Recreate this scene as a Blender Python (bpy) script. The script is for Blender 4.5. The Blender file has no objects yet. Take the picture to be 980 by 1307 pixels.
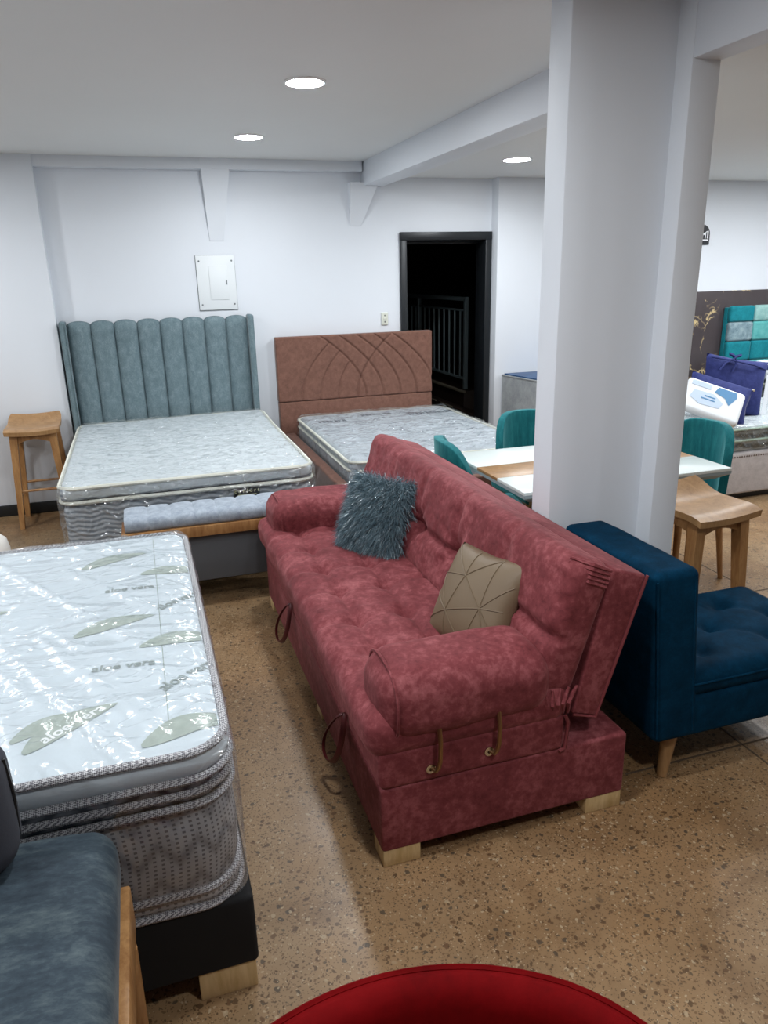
import bpy, bmesh, math, random
from mathutils import Vector, Matrix, noise

random.seed(7)
SC = bpy.context.scene
COL = SC.collection
PI = math.pi

# ------------------------------------------------------------------ camera
cam_d = bpy.data.cameras.new('camera')
cam = bpy.data.objects.new('camera', cam_d)
COL.objects.link(cam)
FPX = 945.18
cam_d.sensor_fit = 'VERTICAL'
cam_d.sensor_height = 24.0
cam_d.lens = 24.0 * FPX / 1307.0
cam_d.clip_start = 0.02
PITCH, YAW, ROLL = 0.314125, -0.308517, 0.023977
Rm = (Matrix.Rotation(YAW, 4, 'Z') @ Matrix.Rotation(-PITCH, 4, 'X') @ Matrix.Rotation(ROLL, 4, 'Y')
      @ Matrix.Rotation(PI / 2, 4, 'X'))
cam.matrix_world = Matrix.Translation((0, 0, 1.70)) @ Rm
SC.camera = cam

# ------------------------------------------------------------------ world and exposure
w = bpy.data.worlds.new('world')
SC.world = w
w.use_nodes = True
w.node_tree.nodes['Background'].inputs[0].default_value = (0.6, 0.65, 0.75, 1)
w.node_tree.nodes['Background'].inputs[1].default_value = 0.02
SC.view_settings.view_transform = 'Standard'
SC.view_settings.look = 'None'
SC.view_settings.gamma = 1.0
SC.view_settings.use_curve_mapping = False
SC.view_settings.exposure = 0.62
LIGHT = 170.0          # radiance of the round ceiling lamps
LAMP_COL = (0.93, 0.97, 1.0, 1)

# ------------------------------------------------------------------ material helpers
def S(r, g, b, k=1.0):
    def f(c):
        c = c / 255.0
        return (c / 12.92 if c <= 0.04045 else ((c + 0.055) / 1.055) ** 2.4) * k
    return (f(r), f(g), f(b), 1.0)

class NT:
    def __init__(self, name):
        self.m = bpy.data.materials.new(name)
        self.m.use_nodes = True
        self.t = self.m.node_tree
        self.bsdf = self.t.nodes['Principled BSDF']
        self.out = self.t.nodes['Material Output']
    def n(self, typ, inp=None, **kw):
        nd = self.t.nodes.new(typ)
        for k, v in kw.items():
            setattr(nd, k, v)
        if inp:
            for k, v in inp.items():
                if isinstance(v, bpy.types.NodeSocket):
                    self.t.links.new(v, nd.inputs[k])
                else:
                    nd.inputs[k].default_value = v
        return nd
    def set(self, **kw):
        for k, v in kw.items():
            k = k.replace('_', ' ')
            if isinstance(v, bpy.types.NodeSocket):
                self.t.links.new(v, self.bsdf.inputs[k])
            else:
                self.bsdf.inputs[k].default_value = v
        return self
    def coords(self, scale=(1, 1, 1), rot=(0, 0, 0), kind='Object'):
        c = self.n('ShaderNodeTexCoord')
        mp = self.n('ShaderNodeMapping', {0: c.outputs[kind]})
        mp.inputs['Scale'].default_value = scale
        mp.inputs['Rotation'].default_value = rot
        return mp.outputs[0]
    def noise(self, vec, scale, detail=4, rough=0.55, dist=0.0):
        return self.n('ShaderNodeTexNoise', {'Vector': vec, 'Scale': scale, 'Detail': detail, 'Roughness': rough, 'Distortion': dist})
    def ramp(self, fac, stops, interp='LINEAR'):
        r = self.n('ShaderNodeValToRGB', {0: fac})
        r.color_ramp.interpolation = interp
        els = r.color_ramp.elements
        while len(els) < len(stops):
            els.new(0.5)
        for e, (p, c) in zip(els, stops):
            e.position = p
            e.color = c if len(c) == 4 else (*c, 1)
        return r.outputs[0]
    def mix(self, fac, a, b, mode='MIX'):
        nd = self.n('ShaderNodeMix', data_type='RGBA', blend_type=mode)
        for i, v in ((0, fac), (6, a), (7, b)):
            if isinstance(v, bpy.types.NodeSocket):
                self.t.links.new(v, nd.inputs[i])
            else:
                nd.inputs[i].default_value = v
        return nd.outputs[2]
    def math(self, op, a, b=0.0, c=0.0):
        nd = self.n('ShaderNodeMath', operation=op)
        for i, v in enumerate((a, b, c)):
            if isinstance(v, bpy.types.NodeSocket):
                self.t.links.new(v, nd.inputs[i])
            else:
                nd.inputs[i].default_value = v
        return nd.outputs[0]
    def bump(self, h, strength=0.3, dist=0.01):
        return self.n('ShaderNodeBump', {'Height': h, 'Strength': strength, 'Distance': dist}).outputs[0]

def g(v):
    return (v, v, v, 1)

def m_plain(name, col, rough=0.6, metal=0.0, bump=0.0, bscale=200, spec=0.5):
    t = NT(name)
    t.set(Base_Color=col, Roughness=rough, Metallic=metal, Specular_IOR_Level=spec)
    if bump:
        v = t.coords()
        t.set(Normal=t.bump(t.noise(v, bscale, 3).outputs[0], bump, 0.002))
    return t.m

def m_wall(name, col):
    t = NT(name)
    v = t.coords()
    n1 = t.noise(v, 1.3, 3)
    c = t.mix(n1.outputs[0], tuple(x * 0.97 for x in col[:3]) + (1,), tuple(min(1, x * 1.03) for x in col[:3]) + (1,))
    t.set(Base_Color=c, Roughness=0.55, Specular_IOR_Level=0.35)
    t.set(Normal=t.bump(t.noise(v, 35, 5).outputs[0], 0.12, 0.003))
    return t.m

def m_velvet(name, dark, mid, light, scale=9.0, streak=(1, 1, 1), rough=0.75, sheen=0.35, fine=0.35, tint=(1, 1, 1, 1), spec=0.2):
    t = NT(name)
    v = t.coords(streak)
    a = t.noise(v, scale, 6, 0.62, 0.3)
    b = t.noise(v, scale * 7, 5, 0.7, 0.2)
    f = t.math('ADD', t.math('MULTIPLY', a.outputs[0], 1 - fine), t.math('MULTIPLY', b.outputs[0], fine))
    c = t.ramp(f, [(0.33, dark), (0.5, mid), (0.68, light)])
    t.set(Base_Color=c, Roughness=rough, Specular_IOR_Level=spec, Sheen_Weight=sheen, Sheen_Roughness=0.35, Sheen_Tint=tint)
    t.set(Normal=t.bump(f, 0.25, 0.004))
    return t.m

def m_wood(name, c1, c2, scale=6.0, rough=0.4, rot=(0, 0, 0), stretch=(1, 1, 12)):
    t = NT(name)
    v = t.coords((stretch[0] * 4, stretch[1] * 4, 4.0 / stretch[2] * 2), rot)
    a = t.noise(v, scale, 5, 0.6, 1.2)
    b = t.noise(v, scale * 6, 3, 0.6, 0.5)
    f = t.math('ADD', t.math('MULTIPLY', a.outputs[0], 0.7), t.math('MULTIPLY', b.outputs[0], 0.3))
    t.set(Base_Color=t.ramp(f, [(0.35, c1), (0.62, c2)]), Roughness=rough, Specular_IOR_Level=0.4)
    t.set(Normal=t.bump(f, 0.1, 0.002))
    return t.m

def m_floor():
    t = NT('terrazzo_floor')
    v = t.coords()
    big = t.noise(v, 0.8, 5, 0.6, 0.4)
    mid = t.noise(v, 7, 6, 0.65)
    base = t.ramp(big.outputs[0], [(0.35, S(148, 114, 78)), (0.5, S(156, 126, 92)), (0.65, S(160, 136, 106))])
    stain = t.ramp(t.noise(v, 1.7, 6, 0.62, 0.5).outputs[0], [(0.53, g(0)), (0.60, g(0.55))])
    base = t.mix(stain, base, S(120, 90, 60))
    base = t.mix(t.ramp(mid.outputs[0], [(0.35, g(0.0)), (0.75, g(0.5))]), base, S(112, 88, 62))
    wv = t.n('ShaderNodeVectorMath', {0: t.noise(v, 45, 2).outputs[1], 'Scale': 0.02}, operation='SCALE')
    warp = t.n('ShaderNodeVectorMath', {0: v, 1: wv.outputs[0]}, operation='ADD')
    col = base
    for sc, thr, pk, amt, stops in ((44, 0.33, 0.60, 0.75, [(0.0, S(70, 48, 30)), (0.35, S(92, 64, 42)), (0.6, S(58, 54, 48)), (0.88, S(176, 156, 126))]),
                           (95, 0.36, 0.45, 0.75, [(0.0, S(78, 56, 36)), (0.45, S(104, 76, 50)), (0.72, S(184, 164, 134)), (0.84, S(72, 62, 50))]),
                           (170, 0.36, 0.40, 0.7, [(0.0, S(84, 62, 42)), (0.62, S(186, 166, 136)), (0.78, S(110, 84, 58))])):
        vo = t.n('ShaderNodeTexVoronoi', {'Vector': warp.outputs[0], 'Scale': sc, 'Randomness': 1.0})
        edge = t.ramp(vo.outputs['Distance'], [(thr - 0.05, g(1)), (thr + 0.03, g(0))])
        sep = t.n('ShaderNodeSeparateColor', {0: vo.outputs['Color']})
        chip = t.ramp(sep.outputs[0], stops, 'CONSTANT')
        pick = t.ramp(sep.outputs[1], [(pk, g(0)), (pk + 0.04, g(amt))])
        col = t.mix(t.math('MULTIPLY', edge, pick), col, chip)
    t.set(Base_Color=col, Specular_IOR_Level=0.4)
    t.set(Roughness=t.ramp(t.noise(v, 4, 4).outputs[0], [(0.3, g(0.30)), (0.7, g(0.48))]))
    t.set(Normal=t.bump(t.noise(v, 60, 4).outputs[0], 0.06, 0.002))
    return t.m

def m_film(name='plastic_film', rough=0.18, scale=4.0, amount=1.0, streak=(1.0, 3.0, 1.0), rot=0.5, crease=0.05, fold=1.0):
    """clear packing film: sharp creases and fine crinkle, reflecting by Fresnel"""
    t = NT(name)
    v = t.coords(streak, (0, 0, rot))
    a = t.noise(v, scale, 1.2, 0.45, 0.9)
    rid = t.math('ABSOLUTE', t.math('SUBTRACT', a.outputs[0], 0.5))
    line = t.ramp(rid, [(0.0, g(1)), (crease * 0.5, g(0.35)), (crease, g(0))], 'EASE')
    v2 = t.coords((1.0, 1.6, 1.0), (0, 0, rot - 1.1))
    a2 = t.noise(v2, scale * 2.6, 1.0, 0.4, 0.8)
    rid2 = t.math('ABSOLUTE', t.math('SUBTRACT', a2.outputs[0], 0.48))
    line2 = t.ramp(rid2, [(0.0, g(1)), (crease * 0.8, g(0))], 'EASE')
    b = t.noise(v, scale * 6, 2, 0.5, 0.5)
    h = t.math('ADD', t.math('MULTIPLY', line, fold), t.math('MULTIPLY', line2, 0.45 * fold))
    h = t.math('ADD', h, t.math('MULTIPLY', b.outputs[0], 0.3 * fold))
    h = t.math('ADD', h, t.math('MULTIPLY', a.outputs[0], 2.0))
    nrm = t.bump(h, amount, 0.016)
    fr = t.n('ShaderNodeFresnel', {'IOR': 1.45, 'Normal': nrm})
    tr = t.n('ShaderNodeBsdfTransparent', {0: (0.98, 0.985, 0.99, 1)})
    gl = t.n('ShaderNodeBsdfGlossy', {0: (1, 1, 1, 1), 'Roughness': rough, 'Normal': nrm})
    mx = t.n('ShaderNodeMixShader', {0: t.math('MINIMUM', t.math('ADD', fr.outputs[0], 0.05), 0.35), 1: tr.outputs[0], 2: gl.outputs[0]})
    t.t.links.new(mx.outputs[0], t.out.inputs[0])
    return t.m

def m_marble_panel():
    t = NT('dark_marble')
    v = t.coords()
    n1 = t.noise(v, 2.0, 5, 0.6)
    warp = t.n('ShaderNodeVectorMath', {0: v, 1: t.n('ShaderNodeVectorMath', {0: t.noise(v, 5, 4).outputs[1], 'Scale': 0.35}, operation='SCALE').outputs[0]}, operation='ADD')
    vo = t.n('ShaderNodeTexVoronoi', {'Vector': warp.outputs[0], 'Scale': 3.2}, feature='DISTANCE_TO_EDGE')
    line = t.ramp(vo.outputs['Distance'], [(0.0, g(1)), (0.03, g(0.0))])
    mask = t.ramp(t.noise(v, 3.3, 3, 0.5).outputs[0], [(0.44, g(0)), (0.52, g(1))])
    c = t.mix(t.math('MULTIPLY', line, mask), t.ramp(n1.outputs[0], [(0.3, S(58, 50, 52)), (0.7, S(74, 66, 68))]), S(214, 190, 140))
    t.set(Base_Color=c, Roughness=0.35)
    return t.m

def m_stripes(name, c1, c2, freq, axis=0, zig=0.0, zfreq=10, bumpd=0.004, rough=0.7):
    """knitted border cloth: zigzag or wavy ribs"""
    t = NT(name)
    v = t.coords()
    s = t.n('ShaderNodeSeparateXYZ', {0: v})
    along = t.math('ADD', s.outputs[0], s.outputs[1])
    tri = t.math('PINGPONG', t.math('MULTIPLY', along, zfreq), 1.0)
    nz = t.noise(v, 18, 3)
    val = t.math('ADD', t.math('MULTIPLY', s.outputs[2], freq), t.math('MULTIPLY', tri, zig))
    val = t.math('ADD', val, t.math('MULTIPLY', nz.outputs[0], 1.2))
    w_ = t.math('PINGPONG', val, 1.0)
    t.set(Base_Color=t.ramp(w_, [(0.25, c1), (0.75, c2)]), Roughness=rough)
    t.set(Normal=t.bump(w_, 0.5, bumpd))
    return t.m

def m_dots(name, c1, c2, freq=55):
    """grey knit with fine dark dots and chevron relief"""
    t = NT(name)
    v = t.coords()
    s = t.n('ShaderNodeSeparateXYZ', {0: v})
    along = t.math('ADD', s.outputs[0], s.outputs[1])
    tri = t.math('PINGPONG', t.math('MULTIPLY', along, 22), 1.0)
    chev = t.math('PINGPONG', t.math('ADD', t.math('MULTIPLY', s.outputs[2], 20), t.math('MULTIPLY', tri, 1.0)), 1.0)
    dx = t.math('PINGPONG', t.math('MULTIPLY', along, freq * 2), 1.0)
    dz = t.math('PINGPONG', t.math('MULTIPLY', s.outputs[2], freq * 3), 1.0)
    dot = t.math('MULTIPLY', t.math('GREATER_THAN', dx, 0.6), t.math('GREATER_THAN', dz, 0.55))
    c = t.mix(t.math('MULTIPLY', dot, 0.75), t.ramp(chev, [(0.1, c1), (0.5, c2)]), S(70, 70, 76))
    t.set(Base_Color=c, Roughness=0.75)
    t.set(Normal=t.bump(chev, 0.35, 0.004))
    return t.m

def m_check(name, c1, c2, scale=160):
    t = NT(name)
    v = t.coords((1, 1, 1), (0.6, 0.5, 0.78))
    ck = t.n('ShaderNodeTexChecker', {'Vector': v, 'Scale': scale, 'Color1': c1, 'Color2': c2})
    t.set(Base_Color=ck.outputs[0], Roughness=0.7)
    return t.m

def m_emit(name, strength, col=LAMP_COL):
    t = NT(name)
    geo = t.n('ShaderNodeNewGeometry')
    st = t.math('MULTIPLY', t.math('SUBTRACT', 1.0, geo.outputs['Backfacing']), strength)
    e = t.n('ShaderNodeEmission', {0: col, 1: st})
    t.t.links.new(e.outputs[0], t.out.inputs[0])
    return t.m

M = {}
M['wall'] = m_wall('white_wall_paint', S(222, 226, 232))
M['ceil'] = m_wall('white_ceiling_paint', S(226, 226, 224))
M['floor'] = m_floor()
M['joint'] = m_plain('floor_joint', S(88, 72, 56), 0.8)
M['base_black'] = m_plain('black_skirting', S(18, 20, 22), 0.45)
M['door_black'] = m_plain('black_metal_frame', S(26, 30, 34), 0.4, 0.2)
M['dark_room'] = m_plain('stairwell_shade_colour', S(22, 21, 22), 0.8)  # near-black colour puts the unlit stairwell's darkness into its walls
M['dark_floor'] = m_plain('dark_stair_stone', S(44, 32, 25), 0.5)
M['nosing'] = m_plain('stair_nosing', S(120, 112, 96), 0.5)
M['rail_metal'] = m_plain('grey_rail_metal', S(132, 148, 152), 0.35, 0.3)
M['marble'] = m_marble_panel()
M['red'] = m_velvet('rose_red_crushed_velvet', S(90, 35, 38), S(122, 57, 61), S(164, 95, 98), 6, (1, 1, 1), sheen=0.2, fine=0.5, tint=S(255, 190, 190))
M['red_strap'] = m_plain('red_strap_leather', S(92, 34, 36), 0.45)
M['piping_red'] = m_plain('red_piping', S(112, 44, 48), 0.7)
M['brass'] = m_plain('bronze_steel', S(150, 118, 84), 0.3, 0.9)
M['steel'] = m_plain('chrome_grommet', S(210, 205, 195), 0.2, 1.0)
M['pine'] = m_wood('pale_pine', S(196, 164, 112), S(222, 194, 146), 5, 0.5)
M['oak'] = m_wood('honey_oak', S(140, 96, 56), S(178, 134, 86), 5, 0.4)
M['oak_d'] = m_wood('brown_oak', S(128, 84, 48), S(160, 112, 68), 5, 0.45)
M['oak_seat'] = m_wood('lacquered_oak_seat', S(142, 106, 68), S(170, 132, 90), 4, 0.36, (0, PI / 2, 0))
M['tealgrey'] = m_velvet('blue_grey_chenille', S(86, 104, 112), S(106, 124, 130), S(130, 146, 152), 26, (1, 1, 0.6), sheen=0.2, fine=0.5)
M['benchgrey'] = m_velvet('silver_grey_velvet', S(128, 138, 152), S(152, 162, 174), S(178, 188, 198), 24, (1, 1, 1), sheen=0.35)
M['bench_dark'] = m_plain('dark_grey_linen', S(84, 86, 90), 0.85, bump=0.2)
M['brown'] = m_velvet('cocoa_brown_suede', S(98, 68, 58), S(118, 84, 72), S(136, 98, 84), 30, (1, 1, 1), sheen=0.2, fine=0.5)
M['matt_white'] = m_plain('white_ticking', S(200, 208, 211), 0.7, bump=0.3, bscale=60)
M['matt_piping'] = m_plain('cream_piping', S(214, 214, 202), 0.6)
M['matt_side'] = m_stripes('grey_wave_knit', S(126, 134, 142), S(186, 192, 198), 75, zig=1.2, zfreq=14, bumpd=0.002)
M['label_black'] = m_plain('black_label', S(14, 17, 16), 0.5)
M['label_text'] = m_plain('gold_thread', S(214, 212, 170), 0.5)
M['matt_grey'] = m_velvet('pale_grey_ticking', S(150, 158, 164), S(176, 184, 190), S(198, 206, 210), 10, sheen=0.1)
M['print_dark'] = m_plain('dark_blue_print', S(86, 96, 106), 0.6)
M['aloe_white'] = m_plain('white_knit_cover', S(206, 216, 222), 0.75, bump=0.3, bscale=90)
M['aloe_leaf'] = m_velvet('sage_print', S(160, 172, 164), S(170, 180, 172), S(180, 190, 182), 50, sheen=0.0)
M['aloe_text'] = m_plain('grey_green_print', S(150, 160, 158), 0.7)
M['white_text'] = m_plain('white_print', S(240, 243, 243), 0.7)
M['aloe_side'] = m_dots('grey_dotted_knit', S(142, 144, 148), S(176, 178, 182))
M['aloe_dark'] = m_stripes('charcoal_quilted_border', S(64, 66, 72), S(132, 136, 142), 30, zig=3.0, zfreq=12)
M['aloe_pipe'] = m_check('checked_piping', S(196, 196, 198), S(96, 94, 100), 260)
M['bed_black'] = m_plain('black_bed_cloth', S(9, 9, 11), 0.9)
M['slate'] = m_velvet('slate_blue_marbled_velvet', S(38, 47, 56), S(56, 68, 77), S(90, 102, 106), 6, (1, 2.2, 1), sheen=0.12, fine=0.4)
M['char'] = m_plain('charcoal_cloth', S(52, 54, 62), 0.85, bump=0.2)
M['navy'] = m_velvet('navy_blue_velvet', S(3, 36, 56), S(5, 46, 70), S(8, 58, 86), 14, sheen=0.0, spec=0.05)
M['crimson'] = m_velvet('crimson_velvet', S(84, 3, 5), S(100, 4, 7), S(112, 7, 11), 8, sheen=0.0, spec=0.05)
M['teal'] = m_velvet('teal_velvet', S(14, 84, 92), S(22, 104, 110), S(40, 124, 128), 14, (3, 3, 0.5), sheen=0.4, tint=S(190, 255, 255))
M['table_white'] = m_plain('white_glass_top', S(228, 236, 234), 0.12)
M['table_edge'] = m_plain('grey_lacquer_edge', S(150, 164, 168), 0.4)
M['fur'] = m_velvet('blue_grey_fur', S(70, 90, 102), S(100, 122, 132), S(140, 160, 168), 30, sheen=0.0, rough=0.5)
M['fur_dark'] = m_plain('dark_fur_base', S(64, 80, 90), 0.9)
M['tinsel'] = m_plain('silver_tinsel', S(220, 232, 238), 0.3, 0.7)
M['beige'] = m_plain('taupe_satin', S(114, 96, 74), 0.55, bump=0.15, bscale=300)
M['plate'] = m_plain('white_metal_plate', S(226, 230, 232), 0.5)
M['plate_dark'] = m_plain('shadow_gap_grey', S(120, 126, 128), 0.6)
M['outlet'] = m_plain('ivory_plastic', S(212, 214, 202), 0.4)
M['hole'] = m_plain('dark_socket', S(52, 56, 54), 0.6)
M['lamp_ring'] = m_plain('white_lamp_ring', S(240, 240, 240), 0.4)
M['lamp'] = m_emit('lamp_light', LIGHT)
M['sign'] = m_plain('black_sign', S(30, 30, 36), 0.4)
M['sign_white'] = m_plain('white_sign_print', S(236, 236, 240), 0.5)
M['greybox'] = m_velvet('grey_velour', S(134, 138, 142), S(154, 158, 160), S(172, 176, 178), 12, sheen=0.25)
M['royal'] = m_velvet('royal_blue_velvet', S(20, 56, 96), S(28, 70, 114), S(40, 86, 132), 12, sheen=0.3)
M['pillow_blue'] = m_velvet('indigo_cotton', S(34, 42, 92), S(44, 52, 106), S(56, 64, 120), 20, sheen=0.1)
M['pillow_white'] = m_plain('white_cotton', S(228, 232, 236), 0.7)
M['pack_blue'] = m_plain('pack_blue_print', S(72, 128, 172), 0.5)
M['pack_pale'] = m_plain('pack_pale_print', S(186, 202, 222), 0.5)
M['ecru'] = m_velvet('warm_grey_upholstery', S(168, 162, 162), S(184, 178, 178), S(198, 193, 192), 16, sheen=0.15)
M['nail'] = m_plain('antique_nailhead', S(110, 100, 92), 0.35, 0.8)
M['mint'] = m_plain('mint_piping', S(176, 200, 184), 0.6)
M['stripe_knit'] = m_stripes('dark_striped_knit', S(60, 68, 68), S(150, 158, 158), 26, zig=0.5, zfreq=6)
M['patch_teal'] = m_velvet('patch_teal', S(10, 104, 116), S(18, 122, 134), S(28, 138, 148), 12, sheen=0.3)
M['patch_grey'] = m_velvet('patch_grey_marble', S(86, 108, 120), S(122, 144, 152), S(160, 178, 182), 22, sheen=0.2)
M['patch_pale'] = m_velvet('patch_pale_teal', S(112, 158, 156), S(136, 176, 172), S(156, 192, 188), 16, sheen=0.2)
M['patch_mint'] = m_velvet('patch_mint_teal', S(70, 150, 150), S(92, 168, 166), S(112, 182, 180), 16, sheen=0.2)
M['film'] = m_film('clear_film', 0.15, 3.2, 1.0, (1.0, 2.8, 1.0), 0.5, 0.11, 0.3)
M['film_fine'] = m_film('crinkled_film', 0.15, 5.0, 1.0, (1.0, 2.4, 1.0), 0.3, 0.11)
M['white_shell'] = m_plain('white_plastic', S(228, 224, 218), 0.5)

# ------------------------------------------------------------------ object helpers
ROOT = {}

def tag(o, label=None, cat=None, group=None, kind=None):
    if label: o['label'] = label
    if cat: o['category'] = cat
    if group: o['group'] = group
    if kind: o['kind'] = kind
    return o

def thing(name, label, cat, loc=(0, 0, 0), rotz=0.0, group=None):
    o = bpy.data.objects.new(name, None)
    COL.objects.link(o)
    o.empty_display_size = 0.1
    o.location = loc
    o.rotation_euler = (0, 0, rotz)
    ROOT[o.name] = Vector(loc)
    return tag(o, label, cat, group)

class MB:
    """collects geometry; build() links it as one mesh object"""
    def __init__(self):
        self.v = []
        self.f = []
    def add(self, vs, fs, mtx=None):
        k = len(self.v)
        for p in vs:
            p = Vector(p)
            self.v.append(mtx @ p if mtx is not None else p)
        self.f += [tuple(i + k for i in q) for q in fs]
        return self
    def rbox(self, x0, x1, y0, y1, z0, z1, r=0.005, n=(1, 1, 1), k=1, fn=None, mtx=None):
        sz = (x1 - x0, y1 - y0, z1 - z0)
        c = Vector(((x0 + x1) / 2, (y0 + y1) / 2, (z0 + z1) / 2))
        r = min(r, min(sz) / 2 - 1e-5)
        axes = []
        for a in range(3):
            h = sz[a] / 2 - r
            left = [-(h + r * math.tan(PI / 4 * i / k)) for i in range(k, 0, -1)]
            mid = [-h + 2 * h * i / n[a] for i in range(n[a] + 1)]
            axes.append(left + mid + [-q for q in reversed(left)])
        cnt = [len(q) for q in axes]
        idx = {}
        vs = []
        def vid(i, j, l):
            key = (i, j, l)
            if key not in idx:
                p = Vector((axes[0][i], axes[1][j], axes[2][l]))
                inn = Vector([max(-(sz[a] / 2 - r), min(sz[a] / 2 - r, p[a])) for a in range(3)])
                d = p - inn
                if d.length > 1e-9:
                    p = inn + d.normalized() * r
                p = p + c
                if fn:
                    p = Vector(fn(p.x, p.y, p.z))
                idx[key] = len(vs)
                vs.append(p)
            return idx[key]
        fs = []
        X, Y, Z = cnt
        for i in range(X - 1):
            for j in range(Y - 1):
                fs.append((vid(i, j, 0), vid(i, j + 1, 0), vid(i + 1, j + 1, 0), vid(i + 1, j, 0)))
                fs.append((vid(i, j, Z - 1), vid(i + 1, j, Z - 1), vid(i + 1, j + 1, Z - 1), vid(i, j + 1, Z - 1)))
        for i in range(X - 1):
            for l in range(Z - 1):
                fs.append((vid(i, 0, l), vid(i + 1, 0, l), vid(i + 1, 0, l + 1), vid(i, 0, l + 1)))
                fs.append((vid(i, Y - 1, l), vid(i, Y - 1, l + 1), vid(i + 1, Y - 1, l + 1), vid(i + 1, Y - 1, l)))
        for j in range(Y - 1):
            for l in range(Z - 1):
                fs.append((vid(0, j, l), vid(0, j, l + 1), vid(0, j + 1, l + 1), vid(0, j + 1, l)))
                fs.append((vid(X - 1, j, l), vid(X - 1, j + 1, l), vid(X - 1, j + 1, l + 1), vid(X - 1, j, l + 1)))
        return self.add(vs, fs, mtx)
    def tube(self, pts, r, seg=8, closed=False, flat=1.0, mtx=None):
        pts = [Vector(p) for p in pts]
        n = len(pts)
        rs = r if isinstance(r, (list, tuple)) else [r] * n
        vs, fs = [], []
        up = None
        for i in range(n):
            if closed:
                t = (pts[(i + 1) % n] - pts[i - 1]).normalized()
            else:
                t = (pts[min(i + 1, n - 1)] - pts[max(i - 1, 0)]).normalized()
            if up is None:
                up = Vector((0, 0, 1)) if abs(t.z) < 0.9 else Vector((1, 0, 0))
            a = t.cross(up)
            if a.length < 1e-6:
                a = t.cross(Vector((0.3, 0.9, 0.2)))
            a.normalize()
            b = a.cross(t).normalized()
            up = b
            for s in range(seg):
                an = 2 * PI * s / seg
                vs.append(pts[i] + a * math.cos(an) * rs[i] + b * math.sin(an) * rs[i] * flat)
        for i in range(n if closed else n - 1):
            for s in range(seg):
                i2 = (i + 1) % n
                fs.append((i * seg + s, i * seg + (s + 1) % seg, i2 * seg + (s + 1) % seg, i2 * seg + s))
        if not closed:
            fs.append(tuple(range(seg)))
            fs.append(tuple(reversed(range((n - 1) * seg, n * seg))))
        return self.add(vs, fs, mtx)
    def prism(self, outline, axis, a0, a1, mtx=None):
        """outline: 2-D points in the two other axes (order xyz without axis)"""
        def P(u, v, a):
            q = [u, v]
            q.insert(axis, a)
            return q
        n = len(outline)
        vs = [P(u, v, a0) for u, v in outline] + [P(u, v, a1) for u, v in outline]
        fs = [tuple(range(n)), tuple(range(2 * n - 1, n - 1, -1))]
        fs += [(i, i + n, (i + 1) % n + n, (i + 1) % n) for i in range(n)]
        return self.add(vs, fs, mtx)
    def grid(self, fn, nu, nv, mtx=None, closed_u=False):
        vs = [fn(i / nu, j / nv) for j in range(nv + 1) for i in range(nu + (0 if closed_u else 1))]
        wd = nu if closed_u else nu + 1
        fs = [(j * wd + i, j * wd + (i + 1) % wd, (j + 1) * wd + (i + 1) % wd, (j + 1) * wd + i)
              for j in range(nv) for i in range(nu)]
        return self.add(vs, fs, mtx)
    def lathe(self, prof, seg=24, c=(0, 0, 0), mtx=None):
        vs, fs = [], []
        n = len(prof)
        for s in range(seg):
            a = 2 * PI * s / seg
            for r, z in prof:
                vs.append((c[0] + r * math.cos(a), c[1] + r * math.sin(a), c[2] + z))
        for s in range(seg):
            s2 = (s + 1) % seg
            for i in range(n - 1):
                fs.append((s * n + i, s2 * n + i, s2 * n + i + 1, s * n + i + 1))
        return self.add(vs, fs, mtx)
    def build(self, name, mat, parent=None, world=True, angle=38, solid=0.0, label=None, kind=None, subs=0):
        me = bpy.data.meshes.new(name)
        off = Vector((0, 0, 0))
        if parent is not None and world:
            off = ROOT[parent.name]
        me.from_pydata([tuple(p - off) for p in self.v], [], self.f)
        bm = bmesh.new()
        bm.from_mesh(me)
        bmesh.ops.remove_doubles(bm, verts=bm.verts, dist=1e-6)
        bmesh.ops.recalc_face_normals(bm, faces=bm.faces)
        lim = math.radians(angle)
        for fc in bm.faces:
            fc.smooth = True
        for e in bm.edges:
            if len(e.link_faces) == 2 and e.calc_face_angle(0) > lim:
                e.smooth = False
        bm.to_mesh(me)
        bm.free()
        me.materials.append(M[mat] if isinstance(mat, str) else mat)
        o = bpy.data.objects.new(name, me)
        COL.objects.link(o)
        if parent is not None:
            o.parent = parent
            ROOT[o.name] = ROOT[parent.name]
        else:
            ROOT[o.name] = Vector((0, 0, 0))
        if solid:
            md = o.modifiers.new('thickness', 'SOLIDIFY')
            md.thickness = solid
            md.offset = 0
        if subs:
            md = o.modifiers.new('smooth', 'SUBSURF')
            md.levels = subs
            md.render_levels = subs
        if label: o['label'] = label
        if kind: o['kind'] = kind
        return o

def struct(name, mb, mat, **kw):
    o = mb.build(name, mat, **kw)
    o['kind'] = 'structure'
    return o

def link_copy(src, parent=None, name=None):
    c = src.copy()
    COL.objects.link(c)
    c.parent = parent
    return c

def rrect(x0, x1, y0, y1, r, n=6, z=0.0, step=0.0, fn=None):
    pts = []
    for cx, cy, a0 in ((x1 - r, y1 - r, 0), (x0 + r, y1 - r, PI / 2), (x0 + r, y0 + r, PI), (x1 - r, y0 + r, 1.5 * PI)):
        for i in range(n + 1):
            a = a0 + PI / 2 * i / n
            pts.append(Vector((cx + r * math.cos(a), cy + r * math.sin(a), z)))
    if step:
        out = []
        for i, p in enumerate(pts):
            q = pts[(i + 1) % len(pts)]
            k = max(1, int((q - p).length / step))
            out += [p.lerp(q, j / k) for j in range(k)]
        pts = out
    if fn:
        pts = [Vector(fn(*p)) for p in pts]
    return pts

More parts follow.
